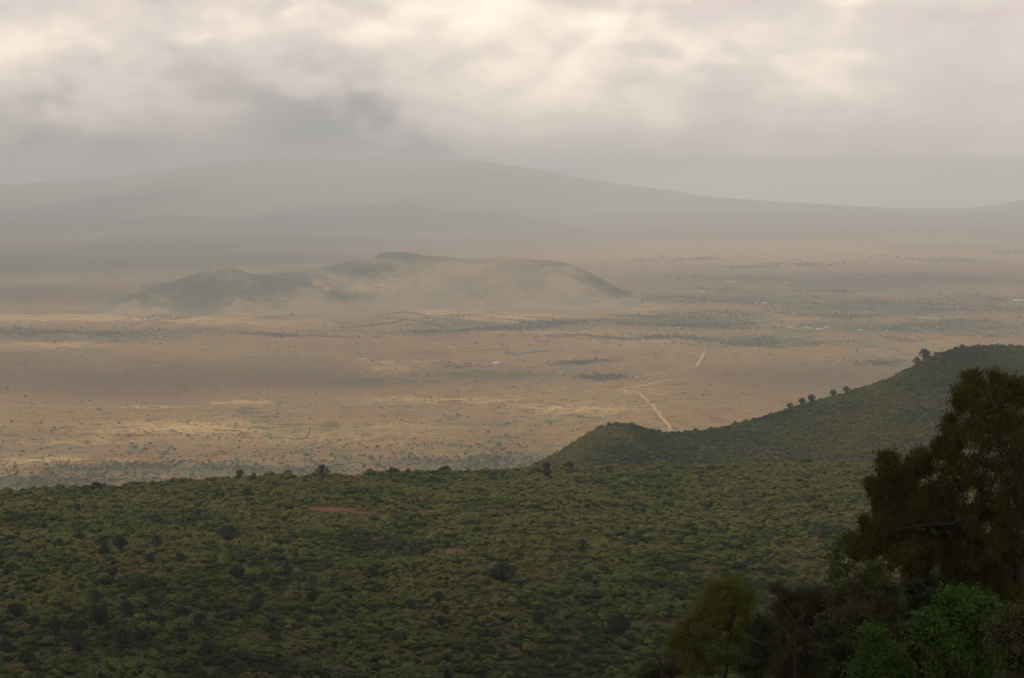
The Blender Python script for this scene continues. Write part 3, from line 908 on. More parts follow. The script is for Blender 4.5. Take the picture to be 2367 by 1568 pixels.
# along the crest of the near slope
CREST = [(c2, 617, 292, 42, 4), (c2, 1020, 268, 36, 0), (c2, 1127, 255, 34, 4), (c2, 1420, 260, 62, 3), (c2, 1502, 232, 42, 3), (c2, 1704, 235, 52, 1), (c2, 1908, 250, 82, 0), (c2, 826, 275, 22, 3),
         (c3, 318, 260, 45, 0), (c3, 1228, 205, 60, 1), (c3, 1382, 190, 58, 1)]
for i, (fn, bx, by, hp, k) in enumerate(sorted(CREST, key=lambda q: q[0](q[1], q[2])[0])):
    u, v = fn(bx, by)
    a_ = az_t(u, v)[0]; R_ = float(R_near(a_)) + 2
    x, y = math.sin(a_) * R_, math.cos(a_) * R_
    z = float(z_near(np.array([x]), np.array([y]))[0])
    s_ = 0.42248 if fn is c2 else 0.38023
    candelabra_at(x, y, z, hp * s_ / 1.0815 / F * R_ * 1.15, k, f'small candelabra tree standing on the near slope crest against the plain, {ords[i]} from left', 'candelabra trees along the near crest', random.uniform(0, 6))
# on the skyline of the ridge
z1 = lambda x, y: src(x, y, 1500, 880, 0.52037)
RID = [(z1, 42, 352, 22, 1), (z1, 346, 392, 20, 1), (z1, 408, 384, 20, 3), (z1, 458, 382, 24, 0), (z1, 536, 372, 20, 0), (z1, 650, 350, 24, 4), (z1, 912, 275, 30, 1), (z1, 972, 258, 36, 0), (z1, 1016, 248, 38, 1),
       (z1, 1120, 222, 36, 0), (z1, 1184, 206, 34, 0), (z1, 1522, 70, 36, 0), (z1, 1558, 58, 52, 0), (z1, 1612, 10, 20, 0), (z6, 1940, 770, 26, 0), (z6, 2000, 752, 16, 0)]
for i, (fn, bx, by, hp, k) in enumerate(RID):
    u, v = fn(bx, by)
    a_ = az_t(u, v)[0]; R_ = float(R_hill(a_))
    x, y = math.sin(a_) * R_, math.cos(a_) * R_
    z = float(z_hill(np.array([x]), np.array([y]))[0])
    s_ = 0.52037 if fn is z1 else 0.4148
    candelabra_at(x, y, z, hp * s_ / 1.0815 / F * R_ * 1.28, k, f'candelabra tree on the skyline of the right-hand ridge, {ords[i]} from its lower left end', 'candelabra trees on the ridge skyline', random.uniform(0, 6))

# ------------------------------------------------------------------ trees and bushes on the valley floor
tproto = []
for i in range(5):
    r = np.random.default_rng(500 + i)
    pt = Parts()
    if i < 3:     # bushy
        pt.add(*lobes_blob(r, 7, 0.62, 1.0, 150, 0.2, 0.15, pt))
    elif i == 3:  # flat topped
        v_, f_ = lobes_blob(r, 7, 0.62, 0.5, 150, 0.2, 0.15, None)
        v_ = np.array(v_); v_[:, 2] += 0.5
        pt.add(v_, f_); pt.add(*tube([(0, 0, -.1), (0.02, 0, .4), (0, 0, .75)], [0.04, 0.03, 0.02], 5))
    else:         # tall narrow
        v_, f_ = lobes_blob(r, 8, 0.36, 1.7, 170, 0.2)
        pt.add(v_, f_)
    tproto.append(pt)
fl = Fbm(500, 3, 61); fs_ = Fbm(150, 3, 62)
def floor_points(n, boxes):
    """(u0,u1,v0,v1,count) strips of the floor"""
    out = []
    for u0, u1, v0, v1, c_ in boxes:
        u = rng.uniform(u0, u1, c_); v = rng.uniform(v0, v1, c_)
        out.append(np.stack([u, v], 1))
    return np.concatenate(out)
uv = floor_points(0, [(-60, 1500, 1045, 1150, 7000), (-60, 1700, 960, 1045, 6500), (-60, 2300, 860, 965, 6500), (-60, 2420, 790, 862, 4500), (-60, 1200, 745, 800, 2600), (1200, 2420, 760, 800, 500)])
gw = paint(GRE, uv[:, 0], uv[:, 1], *on_plain(uv[:, 0], uv[:, 1]))
tx, ty = on_plain(uv[:, 0], uv[:, 1])
cl = fl(tx, ty) * 0.6 + fs_(tx, ty) * 0.8
kp = rng.uniform(size=len(uv)) < np.clip(0.09 + 0.75 * np.clip(cl - 0.25, 0, 1) + 1.1 * gw * np.clip(0.25 + 1.1 * cl, 0, 1), 0.02, 1)
uv, tx, ty = uv[kp], tx[kp], ty[kp]
tz = z_plain(tx, ty)
dist = np.hypot(tx, ty)
tsz = rng.lognormal(0, 0.5, len(tx)) * np.interp(dist, [3600, 4600, 6000, 9000], [3.8, 2.2, 2.0, 3.6])
tsz = np.clip(tsz, 1.5, 12)
tk = rng.choice([0, 1, 2, 3], len(tx), p=[.32, .32, .22, .14])
vis = (uv[:, 0] > 5) & (uv[:, 0] < 2150) & (uv[:, 1] > 760)
# hidden behind the near crest or the ridge
ncrest = np.interp(uv[:, 0], [p[0] for p in NEAR], [p[1] for p in NEAR])
hcrest = np.interp(uv[:, 0], [p[0] for p in HILL], [p[1] for p in HILL])
vis &= (uv[:, 1] < ncrest - 4) & ((uv[:, 1] < hcrest - 5) | (uv[:, 0] < 1215))
order = np.argsort(-(tsz / dist * vis))
solo_t = order[:290]
rest_t = np.setdiff1d(np.arange(len(tx)), solo_t)
TN = ['bushy dark green tree', 'rounded dark green tree', 'spreading dull green tree', 'flat-topped acacia tree']
tpo = [None] * 5
def floor_area(u, v):
    d = 'at the near edge of the plain' if v > 1040 else 'on the bare brown plain' if v > 850 else 'on the far farmland'
    c_ = ['far left', 'left', 'left of centre', 'centre', 'right of centre', 'right'][int(np.clip(u // 300, 0, 5))]
    return d, c_
for j in solo_t:
    k = int(tk[j])
    if tpo[k] is None:
        o = tproto[k].obj('tree', M['acacia']); tpo[k] = o
    else:
        o = tpo[k].copy(); COL.objects.link(o)
    o.location = (tx[j], ty[j], tz[j]); o.scale = (tsz[j],) * 3; o.rotation_euler = (0, 0, rng.uniform(0, 6.28))
    d, c_ = floor_area(*uv[j])
    tag(o, f'tiny {TN[k]} {d}, {c_}', 'tree', f'tiny {TN[k]}s {d}, {c_}')
instancer('scattered_bush', np.stack([tx, ty, tz], 1)[rest_t], tsz[rest_t], rng.uniform(0, 6.28, len(rest_t)), tk[rest_t], tpo[:4], 'sparse dark bushes dotted over the brown valley floor', 'bushes')

# --- woods and tree belts of the farmland: one mass
belts = [z6(150, 470), z6(1150, 515)], [z6(600, 490), z6(2316, 520)], [z6(380, 560), z6(1100, 570)], [z6(1100, 545), z6(2316, 545)], [z6(700, 590), z6(1600, 575)], [z6(0, 600), z6(500, 590)], \
    [z6(100, 640), z6(800, 625)], [z6(1600, 640), z6(2316, 600)], [z6(540, 735), z6(830, 730)], [z6(700, 715), z6(820, 715)], [z6(1650, 660), z6(2316, 640)], [z6(1350, 660), z6(1600, 662)], [z6(30, 705), z6(560, 725)], \
    [z6(1330, 845), z6(1660, 850)], [z6(1360, 862), z6(1500, 866)], [z6(1900, 690), z6(2316, 690)], [z6(480, 745), z6(1080, 742)], [z6(1200, 725), z6(1620, 725)], [z6(960, 425), z6(1300, 430)], [z6(350, 420), z6(650, 430)], \
    [z5(1150, 610), z5(1700, 590)], [z5(1500, 580), z5(2000, 560)], [z5(1180, 685), z5(2000, 700)], [z5(1200, 600), z5(1390, 600)], [z5(1700, 620), z5(2367, 640)], [z5(430, 668), z5(1120, 640)], [z5(1000, 632), z5(1300, 620)], \
    [z6(100, 345), z6(900, 360)], [z6(500, 285), z6(1200, 265)], [z6(0, 245), z6(500, 235)], [z6(1560, 235), z6(2060, 255)], [z6(2100, 200), z6(2316, 205)], [z6(1900, 460), z6(2316, 480)], [z5(1440, 935), z5(1700, 932)], \
    [z5(1260, 850), z5(1560, 835)], [z5(640, 860), z5(900, 868)], [z5(680, 610), z5(760, 612)], [z4(0, 610), z4(700, 640)], [z4(0, 640), z4(760, 620)], [z4(830, 550), z4(1120, 545)], [z4(1580, 520), z4(1780, 515)], [z4(1380, 640), z4(1900, 655)], \
    [z4(0, 1400), z4(600, 1390)], [z4(560, 1385), z4(1250, 1350)], [z4(0, 1470), z4(1000, 1450)], [z4(1300, 1360), z4(1850, 1345)], [z4(1150, 1400), z4(2240, 1380)], [z5(560, 1430), z5(1060, 1450)], [z5(750, 1460), z5(1000, 1440)]
bp_ = []
for (a, b) in belts:
    L = math.hypot(b[0] - a[0], b[1] - a[1])
    near = a[1] > 1000
    n_ = int(L * (3.2 if not near else 0.7))
    t = rng.normal(0.5, 0.36, n_)
    th = 3.2 if not near else 8
    wob = np.sin(t * 9 + a[0]) * th * 0.5
    bp_.append(np.stack([a[0] + (b[0] - a[0]) * t + rng.normal(size=n_) * 3, a[1] + (b[1] - a[1]) * t + wob + rng.normal(size=n_) * th], 1))
bp_ = np.concatenate(bp_)
# loose orchard and garden trees in between
gp = floor_points(0, [(1200, 2420, 690, 770, 9000), (1500, 2420, 600, 700, 4500), (850, 1300, 720, 765, 1600), (-60, 500, 758, 786, 900)])
gx, gy = on_plain(gp[:, 0], gp[:, 1])
gk = rng.uniform(size=len(gp)) < np.clip(paint(GRE, gp[:, 0], gp[:, 1], gx, gy) * 0.9 + 0.3 * fl(gx, gy) - 0.05, 0, 1)
bp_ = np.concatenate([bp_, gp[gk]])
wx, wy = on_plain(bp_[:, 0], bp_[:, 1])
wk_ = fl(wx * 0.8, wy * 0.8) + 0.5 * fl(wx * 2.3 + 99, wy * 2.3) + rng.normal(size=len(wx)) * 0.4 > -0.35
bp_, wx, wy = bp_[wk_], wx[wk_], wy[wk_]
wz = z_plain(wx, wy)
wd_ = np.hypot(wx, wy)
wsz = rng.lognormal(0, 0.35, len(wx)) * np.interp(wd_, [3600, 5000, 9000, 14000], [4.2, 3.8, 4.4, 7.5])
wk = rng.choice([0, 1, 2, 4], len(wx), p=[.3, .3, .25, .15])
if tpo[4] is None:
    j = solo_t[0]
    o = tproto[4].obj('tree', M['acacia']); tpo[4] = o
    bx_, by_ = on_plain(*z6(745, 722))
    o.location = (bx_, by_, float(z_plain(bx_, by_))); o.scale = (11, 11, 11)
    tag(o, 'tall narrow dark tree topping the wood right of the farmland track', 'tree')
instancer('woodland', np.stack([wx, wy, wz], 1), wsz, rng.uniform(0, 6.28, len(wx)), wk, [tpo[0], tpo[1], tpo[2], tpo[3], tpo[4]], 'hazy green woods and tree belts of the farmland on the valley floor', 'woods')

# --- hedges round fields and enclosures
hedge_m = foliage_mat('hedge_leaf', [(0.075, 0.084, 0.046), (0.095, 0.1, 0.055)], 0.1)
def hedge(pts, h, wth, label):
    r = np.random.default_rng(int(pts[0][0] * 7 + pts[0][1]))
    p = np.array([on_plain(u, v) for u, v in pts])
    c0 = p.mean(0)
    root_z = float(z_plain(c0[0], c0[1]))
    P, A = [], []
    for i in range(len(p) - 1):
        L = np.linalg.norm(p[i + 1] - p[i]); n_ = int(max(40, L * 1.6))
        n_ = min(n_, 1500)
        t = r.uniform(0, 1, n_)
        bump = 0.7 + 0.5 * np.sin(t * L / 9 + r.uniform(0, 6)) * np.sin(t * L / 23 + 1)
        xy = p[i] + (p[i + 1] - p[i]) * t[:, None] + r.normal(size=(n_, 2)) * wth * 0.35
        zz = r.uniform(0.05, 1, n_) * h * np.clip(bump, 0.35, 1.3) * 0.8
        P.append(np.stack([xy[:, 0] - c0[0], xy[:, 1] - c0[1], zz], 1))
    P = np.concatenate(P)
    s_ = h * 0.55
    v_, f_ = leaves(P, r.normal(size=P.shape) + [0, 0, 0.5], r.uniform(.6, 1.3, len(P)) * s_, r.uniform(.5, 1, len(P)) * s_, r)
    o = mesh_obj('hedge', v_, f_, hedge_m)
    o.location = (c0[0], c0[1], root_z)
    tag(o, label, 'hedge', 'hedges on the plain')
E_ = [z4(1405, 1160), z4(1740, 1165), z4(1715, 1225), z4(1355, 1222)]
hedge([*E_, E_[0]], 2.6, 1.6, 'thin dark hedge closing a rectangular paddock on the brown plain')
hedge([z4(943, 1286), z4(920, 1310), z4(900, 1335)], 5, 5, 'short dark diagonal hedge at the near edge of the plain')
hedge([z5(220, 570), z5(390, 545), z5(520, 570), z5(840, 560)], 6.5, 7, 'hedge along the far side of the hedged fields below the dome hill')
hedge([z5(220, 575), z5(400, 592), z5(520, 610), z5(640, 645)], 6.5, 7, 'hedge running down the left side of the fields below the dome hill')
hedge([z5(520, 600), z5(700, 570), z5(840, 572), z5(1140, 608)], 5.5, 6, 'hedge between the two pale fields below the dome hill')
hedge([z5(1080, 572), z5(1230, 578), z5(1280, 590)], 5.5, 6, 'short hedge right of the pale fields below the dome hill')
hedge([z5(0, 640), z5(140, 632), z5(330, 608), z5(370, 600)], 8, 8, 'broken hedge leading left away from the fields below the hill')
hedge([z5(420, 668), z5(640, 660), z5(840, 648), z5(1000, 630)], 11, 11, 'thick dark windbreak in front of the pale fields')
hedge([z5(1210, 688), z5(1420, 682), z5(1620, 700), z5(1740, 712)], 9, 9, 'dark windbreak along the near edge of the green farmland')
hedge([z5(1260, 852), z5(1400, 843), z5(1550, 830)], 5, 5, 'low hedge on the open plain right of the white house')
hedge([z5(540, 845), z5(690, 858), z5(790, 868), z5(1000, 875), z5(1200, 862)], 3.5, 3, 'low boundary hedge running past the white house')
hedge([z4(1380, 640), z4(1560, 650), z4(1940, 658)], 8, 9, 'dark hedge on the plain left of the farmland fields')
hedge([z6(480, 742), z6(800, 772), z6(960, 765), z6(1080, 742)], 6, 5, 'hedge in front of the dark wood on the right of the plain')

# ------------------------------------------------------------------ buildings of the floor
wall_w = plain_mat('whitewash', (0.80, 0.76, 0.70), (0.66, 0.62, 0.56), 0.4)
roof_b = plain_mat('bright_white_sheeting', (0.82, 0.80, 0.76), (0.74, 0.72, 0.68), 0.3)
wall_b = plain_mat('brown_wall', (0.36, 0.27, 0.20), (0.27, 0.2, 0.15), 0.4)
roof_t = plain_mat('teal_sheeting', (0.10, 0.165, 0.165), (0.14, 0.20, 0.195), 0.4)
roof_w = plain_mat('white_sheeting', (0.46, 0.44, 0.41), (0.34, 0.33, 0.30), 0.3)
roof_g = plain_mat('grey_iron', (0.40, 0.40, 0.40), (0.3, 0.3, 0.3), 0.3)
roof_r = plain_mat('rusty_iron', (0.42, 0.22, 0.15), (0.33, 0.17, 0.12), 0.3)
dark_m = plain_mat('window_dark', (0.05, 0.05, 0.06))
def box_v(x0, x1, y0, y1, z0, z1):
    v = [(x0, y0, z0), (x1, y0, z0), (x1, y1, z0), (x0, y1, z0), (x0, y0, z1), (x1, y0, z1), (x1, y1, z1), (x0, y1, z1)]
    f_ = [(0, 3, 2, 1), (4, 5, 6, 7), (0, 1, 5, 4), (1, 2, 6, 5), (2, 3, 7, 6), (3, 0, 4, 7)]
    return v, f_
def building(name, u, v, L, W, H, wm, rm, label, turn=0.0, rise=None, group=None):
    x, y = on_plain(u, v)
    b = empty(name, (x, y, float(z_plain(x, y))))
    b.rotation_euler = (0, 0, turn - math.atan2(x, y))
    rise = 0.22 * W if rise is None else rise
    p = Parts()
    vv, ff = box_v(-L / 2, L / 2, -W / 2, W / 2, -0.6, H)
    p.add(vv, [q for i, q in enumerate(ff) if i != 1])
    p.add([(-L / 2, -W / 2, H), (-L / 2, W / 2, H), (-L / 2, 0, H + rise)], [(0, 2, 1)])
    p.add([(L / 2, -W / 2, H), (L / 2, W / 2, H), (L / 2, 0, H + rise)], [(0, 1, 2)])
    p.obj('wall', wm, b)
    q = Parts(); e, t = 0.5, 0.18
    k = rise / (W / 2)
    for s_ in (-1, 1):
        a0 = (-L / 2 - e, s_ * (W / 2 + e), H - e * k + 0.05); a1 = (L / 2 + e, s_ * (W / 2 + e), H - e * k + 0.05)
        b0 = (-L / 2 - e, 0, H + rise + 0.05); b1 = (L / 2 + e, 0, H + rise + 0.05)
        up_ = [(c[0], c[1], c[2] + t) for c in (a0, a1, b1, b0)]
        vs_ = [a0, a1, b1, b0] + up_
        q.add(vs_, [(0, 1, 2, 3), (4, 7, 6, 5), (0, 4, 5, 1), (1, 5, 6, 2), (2, 6, 7, 3), (3, 7, 4, 0)])
    q.obj('roof', rm, b)
    if H > 2.4:
        nw_ = max(1, int(L / 5))
        for i in range(min(nw_, 4)):
            wx_ = -L / 2 + L * (i + 0.5) / min(nw_, 4)
            pw = Parts(); pw.add(*box_v(wx_ - .6, wx_ + .6, -W / 2 - .06, -W / 2 + .1, H * .4, H * .4 + 1.1))
            pw.obj('window', dark_m, b)
    tag(b, label, name.replace('_', ' '), group)
    return b
u, v = z5(922, 858)
building('house', u, v, 17, 12, 10.0, wall_w, roof_b, 'tall bright white house alone on the brown plain', 0.5, rise=1.0)
u, v = z5(890, 858); building('shed', u, v, 14, 7, 3.0, wall_b, roof_r, 'low brown shed beside the white house', 0.1)
# greenhouses: a stepped row of teal roofs
for i in range(11):
    u, v = z5(1000 + i * 21, 795 - i * 2.2)
    building('greenhouse', u, v, 26, 11, 2.6, roof_t, roof_t, f'long low teal greenhouse in the stepped row, {ords[i]} from left', 0.25, 1.4, 'teal greenhouses on the plain')
B = [(z5, 1355, 760, 30, 9, 3.5, wall_w, roof_t, 'shed', 'pale long shed right of the teal greenhouses'), (z5, 1440, 750, 34, 8, 3, wall_b, roof_g, 'shed', 'grey roofed low shed right of the pale long shed'),
     (z5, 1637, 755, 13, 10, 6, wall_w, roof_t, 'house', 'small two-storey house with teal roof in the open field'), (z5, 1225, 715, 14, 8, 3, wall_b, roof_t, 'shed', 'small teal shed behind the greenhouses'),
     (z5, 1215, 734, 20, 8, 3, wall_b, roof_r, 'shed', 'small rusty shed behind the greenhouses'), (z5, 2020, 777, 22, 9, 3.5, wall_w, roof_t, 'shed', 'bluish shed above the bend in the dirt track'),
     (z5, 1915, 768, 12, 8, 3, wall_w, roof_g, 'hut', 'tiny grey hut left of the bluish shed'), (z5, 138, 824, 34, 8, 3, wall_w, roof_w, 'shed', 'long white shed on the plain left of the white house'),
     (z5, 465, 842, 22, 8, 3, wall_w, roof_g, 'shed', 'small grey shed between the long white shed and the house'), (z5, 1308, 903, 20, 8, 2.5, wall_w, roof_r, 'hut', 'small lone hut on the bare plain in front of the hedge'),
     (z5, 1060, 798, 14, 8, 3, wall_b, roof_r, 'shed', 'rusty shed in front of the greenhouses'), (z5, 620, 565, 34, 10, 4, wall_w, roof_w, 'farmhouse', 'white farmhouse among the hedges below the dome hill'),
     (z5, 985, 560, 30, 10, 5, wall_b, roof_g, 'barn', 'grey barn among trees at the foot of the dome hill'), (z6, 905, 650, 26, 9, 3.5, wall_w, roof_w, 'house', 'white house at the left end of the village'),
     (z6, 1000, 651, 20, 9, 3.5, wall_w, roof_g, 'house', 'grey roofed village house second from left'), (z6, 1018, 656, 16, 8, 3, wall_w, roof_w, 'house', 'small white village house in front of the grey one'),
     (z6, 1085, 661, 30, 9, 3.5, wall_w, roof_w, 'house', 'long white house in the middle of the village'), (z6, 1130, 650, 22, 9, 3.5, wall_w, roof_g, 'house', 'grey roofed house right of the middle of the village'),
     (z6, 1205, 640, 26, 10, 4, wall_b, roof_r, 'house', 'rust roofed house behind the village'), (z6, 1328, 666, 16, 9, 4, wall_w, roof_w, 'house', 'bright white house at the right end of the village'),
     (z6, 735, 503, 60, 12, 4, wall_w, roof_w, 'greenhouse', 'pale long greenhouse in front of the far woods'), (z6, 550, 375, 50, 14, 5, wall_w, roof_w, 'barn', 'white barn far out beyond the dome hill'),
     (z6, 230, 655, 20, 9, 4, wall_w, roof_w, 'house', 'small white house in the green belt nearest the dome hill'), (z6, 572, 622, 26, 9, 4, wall_w, roof_g, 'house', 'pale house in the green belt left of the dark wood'),
     (z6, 370, 434, 34, 12, 4, wall_w, roof_w, 'barn', 'pale barn behind the far trees right of the dome hill'), (z6, 2295, 488, 70, 14, 5, wall_w, roof_w, 'greenhouse', 'white greenhouse at the far right edge of the plain'),
     (z6, 1800, 655, 18, 9, 3.5, wall_b, roof_r, 'house', 'rust roofed house among woods below the long white greenhouses')]
for fn, zx, zy, L, W, H, wm, rm, nm, lab in B:
    u, v = fn(zx, zy)
    building(nm, u, v, L, W, H, wm, rm, lab, random.uniform(-0.25, 0.25))
for i, (zx, zy, lab) in enumerate(((1715, 594, 'long white greenhouse in the far woods, left of two'), (1800, 599, 'long white greenhouse in the far woods, right of two'))):
    u, v = z6(zx, zy)
    building('greenhouse', u, v, 64, 12, 3.5, roof_w, roof_w, lab, 0.1 if i else -0.25, 2.0, 'white greenhouses in the far woods')

# ------------------------------------------------------------------ foreground trees
def z_at(x, y): return float(z_near(np.array([x]), np.array([y]))[0])
def curve(p0, p1, r, n=6, sag=0.12):
    t = np.linspace(0, 1, n)[:, None]
    L = np.linalg.norm(p1 - p0)
    q = p0 + (p1 - p0) * t
    w_ = np.cumsum(r.normal(size=(n, 3)), 0) * L * 0.03
    w_ -= t * w_[-1]
    bow = np.sin(np.pi * t) * np.array([0, 0, 1]) * L * sag
    return q + w_ + bow
def fore_tree(name, label, lobes, d, trunk, leaf, mat, bark, seed, per=10, n_leaf=45, lsize=0.13, lwid=0.035, droop=0.0, csize=0.22, r_tr=0.12, cat='tree', group=None, inner=0.35, twig_r=0.016, heart=0.0):
    """lobes: (u, v, radius in photo px, depth offset m); trunk: (u, v, depth offset) from the top down to the ground"""
    r = np.random.default_rng(seed)
    tp = np.array([at_r(u, v, d + o) for u, v, o in trunk])
    g = tp[-1].copy(); g[2] = z_at(g[0], g[1]) - 0.3
    if tp[-1][2] > g[2] + 0.5: tp = np.vstack([tp, g])
    base = np.array([tp[-1][0], tp[-1][1], g[2] + 0.3])
    root = empty(name, base)
    W, Cn = Parts(), Parts()
    tt = np.linspace(0, len(tp) - 1, len(tp) * 5)
    path = np.stack([np.interp(tt, np.arange(len(tp)), tp[:, i]) for i in range(3)], 1)
    path[1:-1] += r.normal(size=(len(path) - 2, 3)) * r_tr * 0.35
    rad_ = np.linspace(r_tr * 0.3, r_tr, len(path)) * 1.0
    W.add(*tube(path - base, rad_, 8))
    nodes = path[len(path) // 6:].copy()
    cs_ = [at_r(q[0], q[1], d + q[3]) for q in lobes]
    order_ = np.argsort([np.min(np.linalg.norm(path - c_, axis=1)) for c_ in cs_])
    for (u, v, pr, off) in [lobes[int(i_)] for i_ in order_]:
        c = at_r(u, v, d + off)
        R_ = pr / F * (d + off)
        cand = nodes[nodes[:, 2] < c[2] + 0.5]
        if len(cand) == 0: cand = nodes[-3:]
        dd = np.linalg.norm(cand - c, axis=1) + (c[2] - cand[:, 2]) * -0.35
        st = cand[int(np.argmin(dd))]
        L = np.linalg.norm(c - st)
        nodes = np.vstack([nodes, [c]])
        if heart > 0:
            th_, ph_ = np.meshgrid(np.arange(9) * np.pi / 4.5, np.linspace(0.05, np.pi - 0.05, 7))
            kk = R_ * heart * (1 + 0.18 * r.normal(size=th_.shape))
            hv_ = np.stack([np.sin(ph_) * np.cos(th_) * kk, np.sin(ph_) * np.sin(th_) * kk, np.cos(ph_) * kk], -1).reshape(-1, 3) + c - base
            Cn.add(hv_, np.array([(j * 9 + m_, (j + 1) * 9 + m_, (j + 1) * 9 + (m_ + 1) % 9, j * 9 + (m_ + 1) % 9) for j in range(6) for m_ in range(9)]))
        if L > R_ * 0.4:
            cv = curve(st, c, r, 7, -0.05)
            W.add(*tube(cv - base, np.linspace(min(0.06, 0.022 + L * 0.011), 0.016, 7), 5))
        for k in range(per):
            dr = r.normal(size=3); dr /= np.linalg.norm(dr)
            dr[2] = dr[2] * 0.9 + 0.12
            e = c + dr * R_ * (r.uniform(0.45, 1.25) if heart > 0 else r.uniform(inner, 1.0)) * np.array([1, 1, 0.9])
            if k % 2 == 0:
                W.add(*tube(curve(c, e, r, 4, 0.08) - base, [twig_r, twig_r * .8, twig_r * .6, twig_r * .35], 4))
            n_ = int(n_leaf * r.uniform(0.6, 1.4))
            q = r.normal(size=(n_, 3)) * csize * np.array([1, 1, 0.6])
            if droop > 0:
                hang = r.uniform(0, 1, n_) ** 1.5 * droop * r.uniform(0.5, 1.5)
                q *= (1 - 0.5 * np.clip(hang / max(droop, 1e-3), 0, 1))[:, None]
                q[:, 2] -= hang
                A = np.stack([r.normal(size=n_) * .65, r.normal(size=n_) * .65, -np.ones(n_)], 1)
            else:
                A = r.normal(size=(n_, 3)) + dr * 0.6
                if leaf == 'flat': A[:, 2] *= 0.25
            P = e + q
            Cn.add(*leaves(P - base, A, r.uniform(0.6, 1.35, n_) * lsize, r.uniform(0.7, 1.3, n_) * lwid, r))
    W.obj('trunk', bark, root)
    Cn.obj('crown', mat, root)
    tag(root, label, cat, group)
    return root

zb = lambda x, y: src(x, y, 2060, 900, 500 / 1568)
GL = [(1140, 130, 60, 0), (1190, 110, 60, .8), (1330, 110, 62, -.3), (1420, 150, 60, .6), (1530, 170, 60, 0), (1070, 230, 55, .2), (1150, 240, 75, -.6), (1240, 190, 60, .6), (1330, 250, 70, -.8), (1430, 250, 70, .5),
      (1530, 290, 80, -.2), (1060, 330, 60, .4), (1160, 350, 80, .2), (1270, 360, 80, -.8), (1390, 380, 85, .4), (1500, 420, 90, -.5),
      (1000, 450, 62, 0), (985, 500, 55, .6), (1050, 540, 75, -.6), (1160, 470, 90, .8), (1260, 480, 90, -.7), (1380, 500, 95, .3), (1500, 540, 95, -.6), (1060, 630, 60, .5), (1170, 600, 85, -.7), (1290, 620, 95, .5), (1420, 650, 95, -.4),
      (1530, 680, 90, .8), (900, 640, 42, .2), (935, 610, 36, -.3), (900, 700, 48, .5), (960, 700, 45, -.5), (1020, 740, 55, .6),
      (500, 730, 48, 0), (470, 790, 50, .5), (530, 760, 40, -.5), (740, 720, 50, .2), (800, 730, 45, -.4), (700, 770, 45, .6), (480, 850, 60, -.6), (560, 850, 65, .4), (640, 830, 60, -.6), (730, 850, 65, .6), (820, 820, 40, -.2),
      (360, 935, 32, 0), (400, 955, 34, .4), (410, 1000, 30, -.3), (430, 1060, 36, .3), (500, 930, 66, -.3), (590, 930, 72, .5), (690, 920, 60, -.5), (470, 1110, 46, .2), (540, 1010, 50, -.4), (640, 1010, 60, .5), (750, 1000, 60, -.5),
      (850, 980, 60, .3), (960, 860, 62, -.6), (1030, 830, 70, .4), (1120, 800, 75, -.6), (1230, 780, 90, .6), (1350, 790, 95, -.5), (1470, 800, 95, .4), (940, 960, 65, -.6), (1040, 950, 75, .5), (1150, 930, 75, -.5), (1270, 920, 95, .4),
      (1400, 940, 95, -.6), (1520, 960, 95, .4), (460, 1160, 50, .4), (560, 1110, 70, -.4), (660, 1100, 75, .5), (780, 1090, 75, -.6), (900, 1080, 75, .5), (1020, 1070, 80, -.5), (1400, 1060, 90, -.8), (1500, 1080, 90, .5), (1250, 1060, 70, .8),
      (330, 1240, 42, 0), (350, 1300, 46, .4), (420, 1250, 50, -.4), (500, 1250, 70, .5), (600, 1230, 75, -.5), (710, 1220, 70, .5), (830, 1180, 70, -.4), (960, 1170, 75, .5), (340, 1370, 40, .3), (420, 1350, 60, -.4), (530, 1350, 75, .5),
      (650, 1360, 75, -.5), (780, 1370, 75, .4), (210, 1370, 34, .2), (260, 1410, 44, -.2), (240, 1470, 50, .4), (340, 1460, 65, -.4), (450, 1460, 70, .5), (570, 1470, 75, -.5), (700, 1490, 75, .4), (1100, 1180, 70, -.3), (1300, 1180, 80, .9), (1430, 1200, 90, -.4), (1530, 1230, 90, .5),
      (920, 1400, 75, .5), (1060, 1400, 80, -.3), (1220, 1390, 80, .5), (1360, 1360, 85, -.4), (1500, 1390, 90, .3), (850, 1500, 75, .2), (1000, 1510, 80, .6), (1150, 1500, 80, 0), (1300, 1510, 85, .5), (1450, 1520, 90, -.2)]
gum_lobes = []
for x_, y_, r_, o_ in GL:
    u, v = zb(x_, y_)
    gum_lobes.append((u, v, r_ * 0.29, o_ * 2.2))
rg = np.random.default_rng(5)
for i in range(70):     # the half of the crown beyond the right edge, and its depth
    u = rg.uniform(2360, 2760); v = rg.uniform(860, 1420) + max(0, (u - 2560)) * 0.8
    gum_lobes.append((u, v, rg.uniform(20, 30), rg.uniform(-3, 3)))
for i in range(75):     # the hanging lower skirt
    u = rg.uniform(2040, 2367); v = rg.uniform(1170, 1290 + (u - 2040) * 0.36)
    gum_lobes.append((u, v, rg.uniform(20, 28), rg.uniform(-2, 2.5)))
gum = fore_tree('gum_tree', 'tall olive-brown gum tree with drooping leaves filling the right edge', gum_lobes, 75, [(2395, 900, 0), (2375, 1000, .2), (2360, 1120, 0), (2352, 1230, -.2), (2370, 1400, 0), (2385, 1640, 0)],
                'droop', M['gum'], M['bark'], 900, per=13, n_leaf=46, lsize=0.15, lwid=0.042, droop=0.28, csize=0.14, r_tr=0.24, twig_r=0.010, inner=0.5)
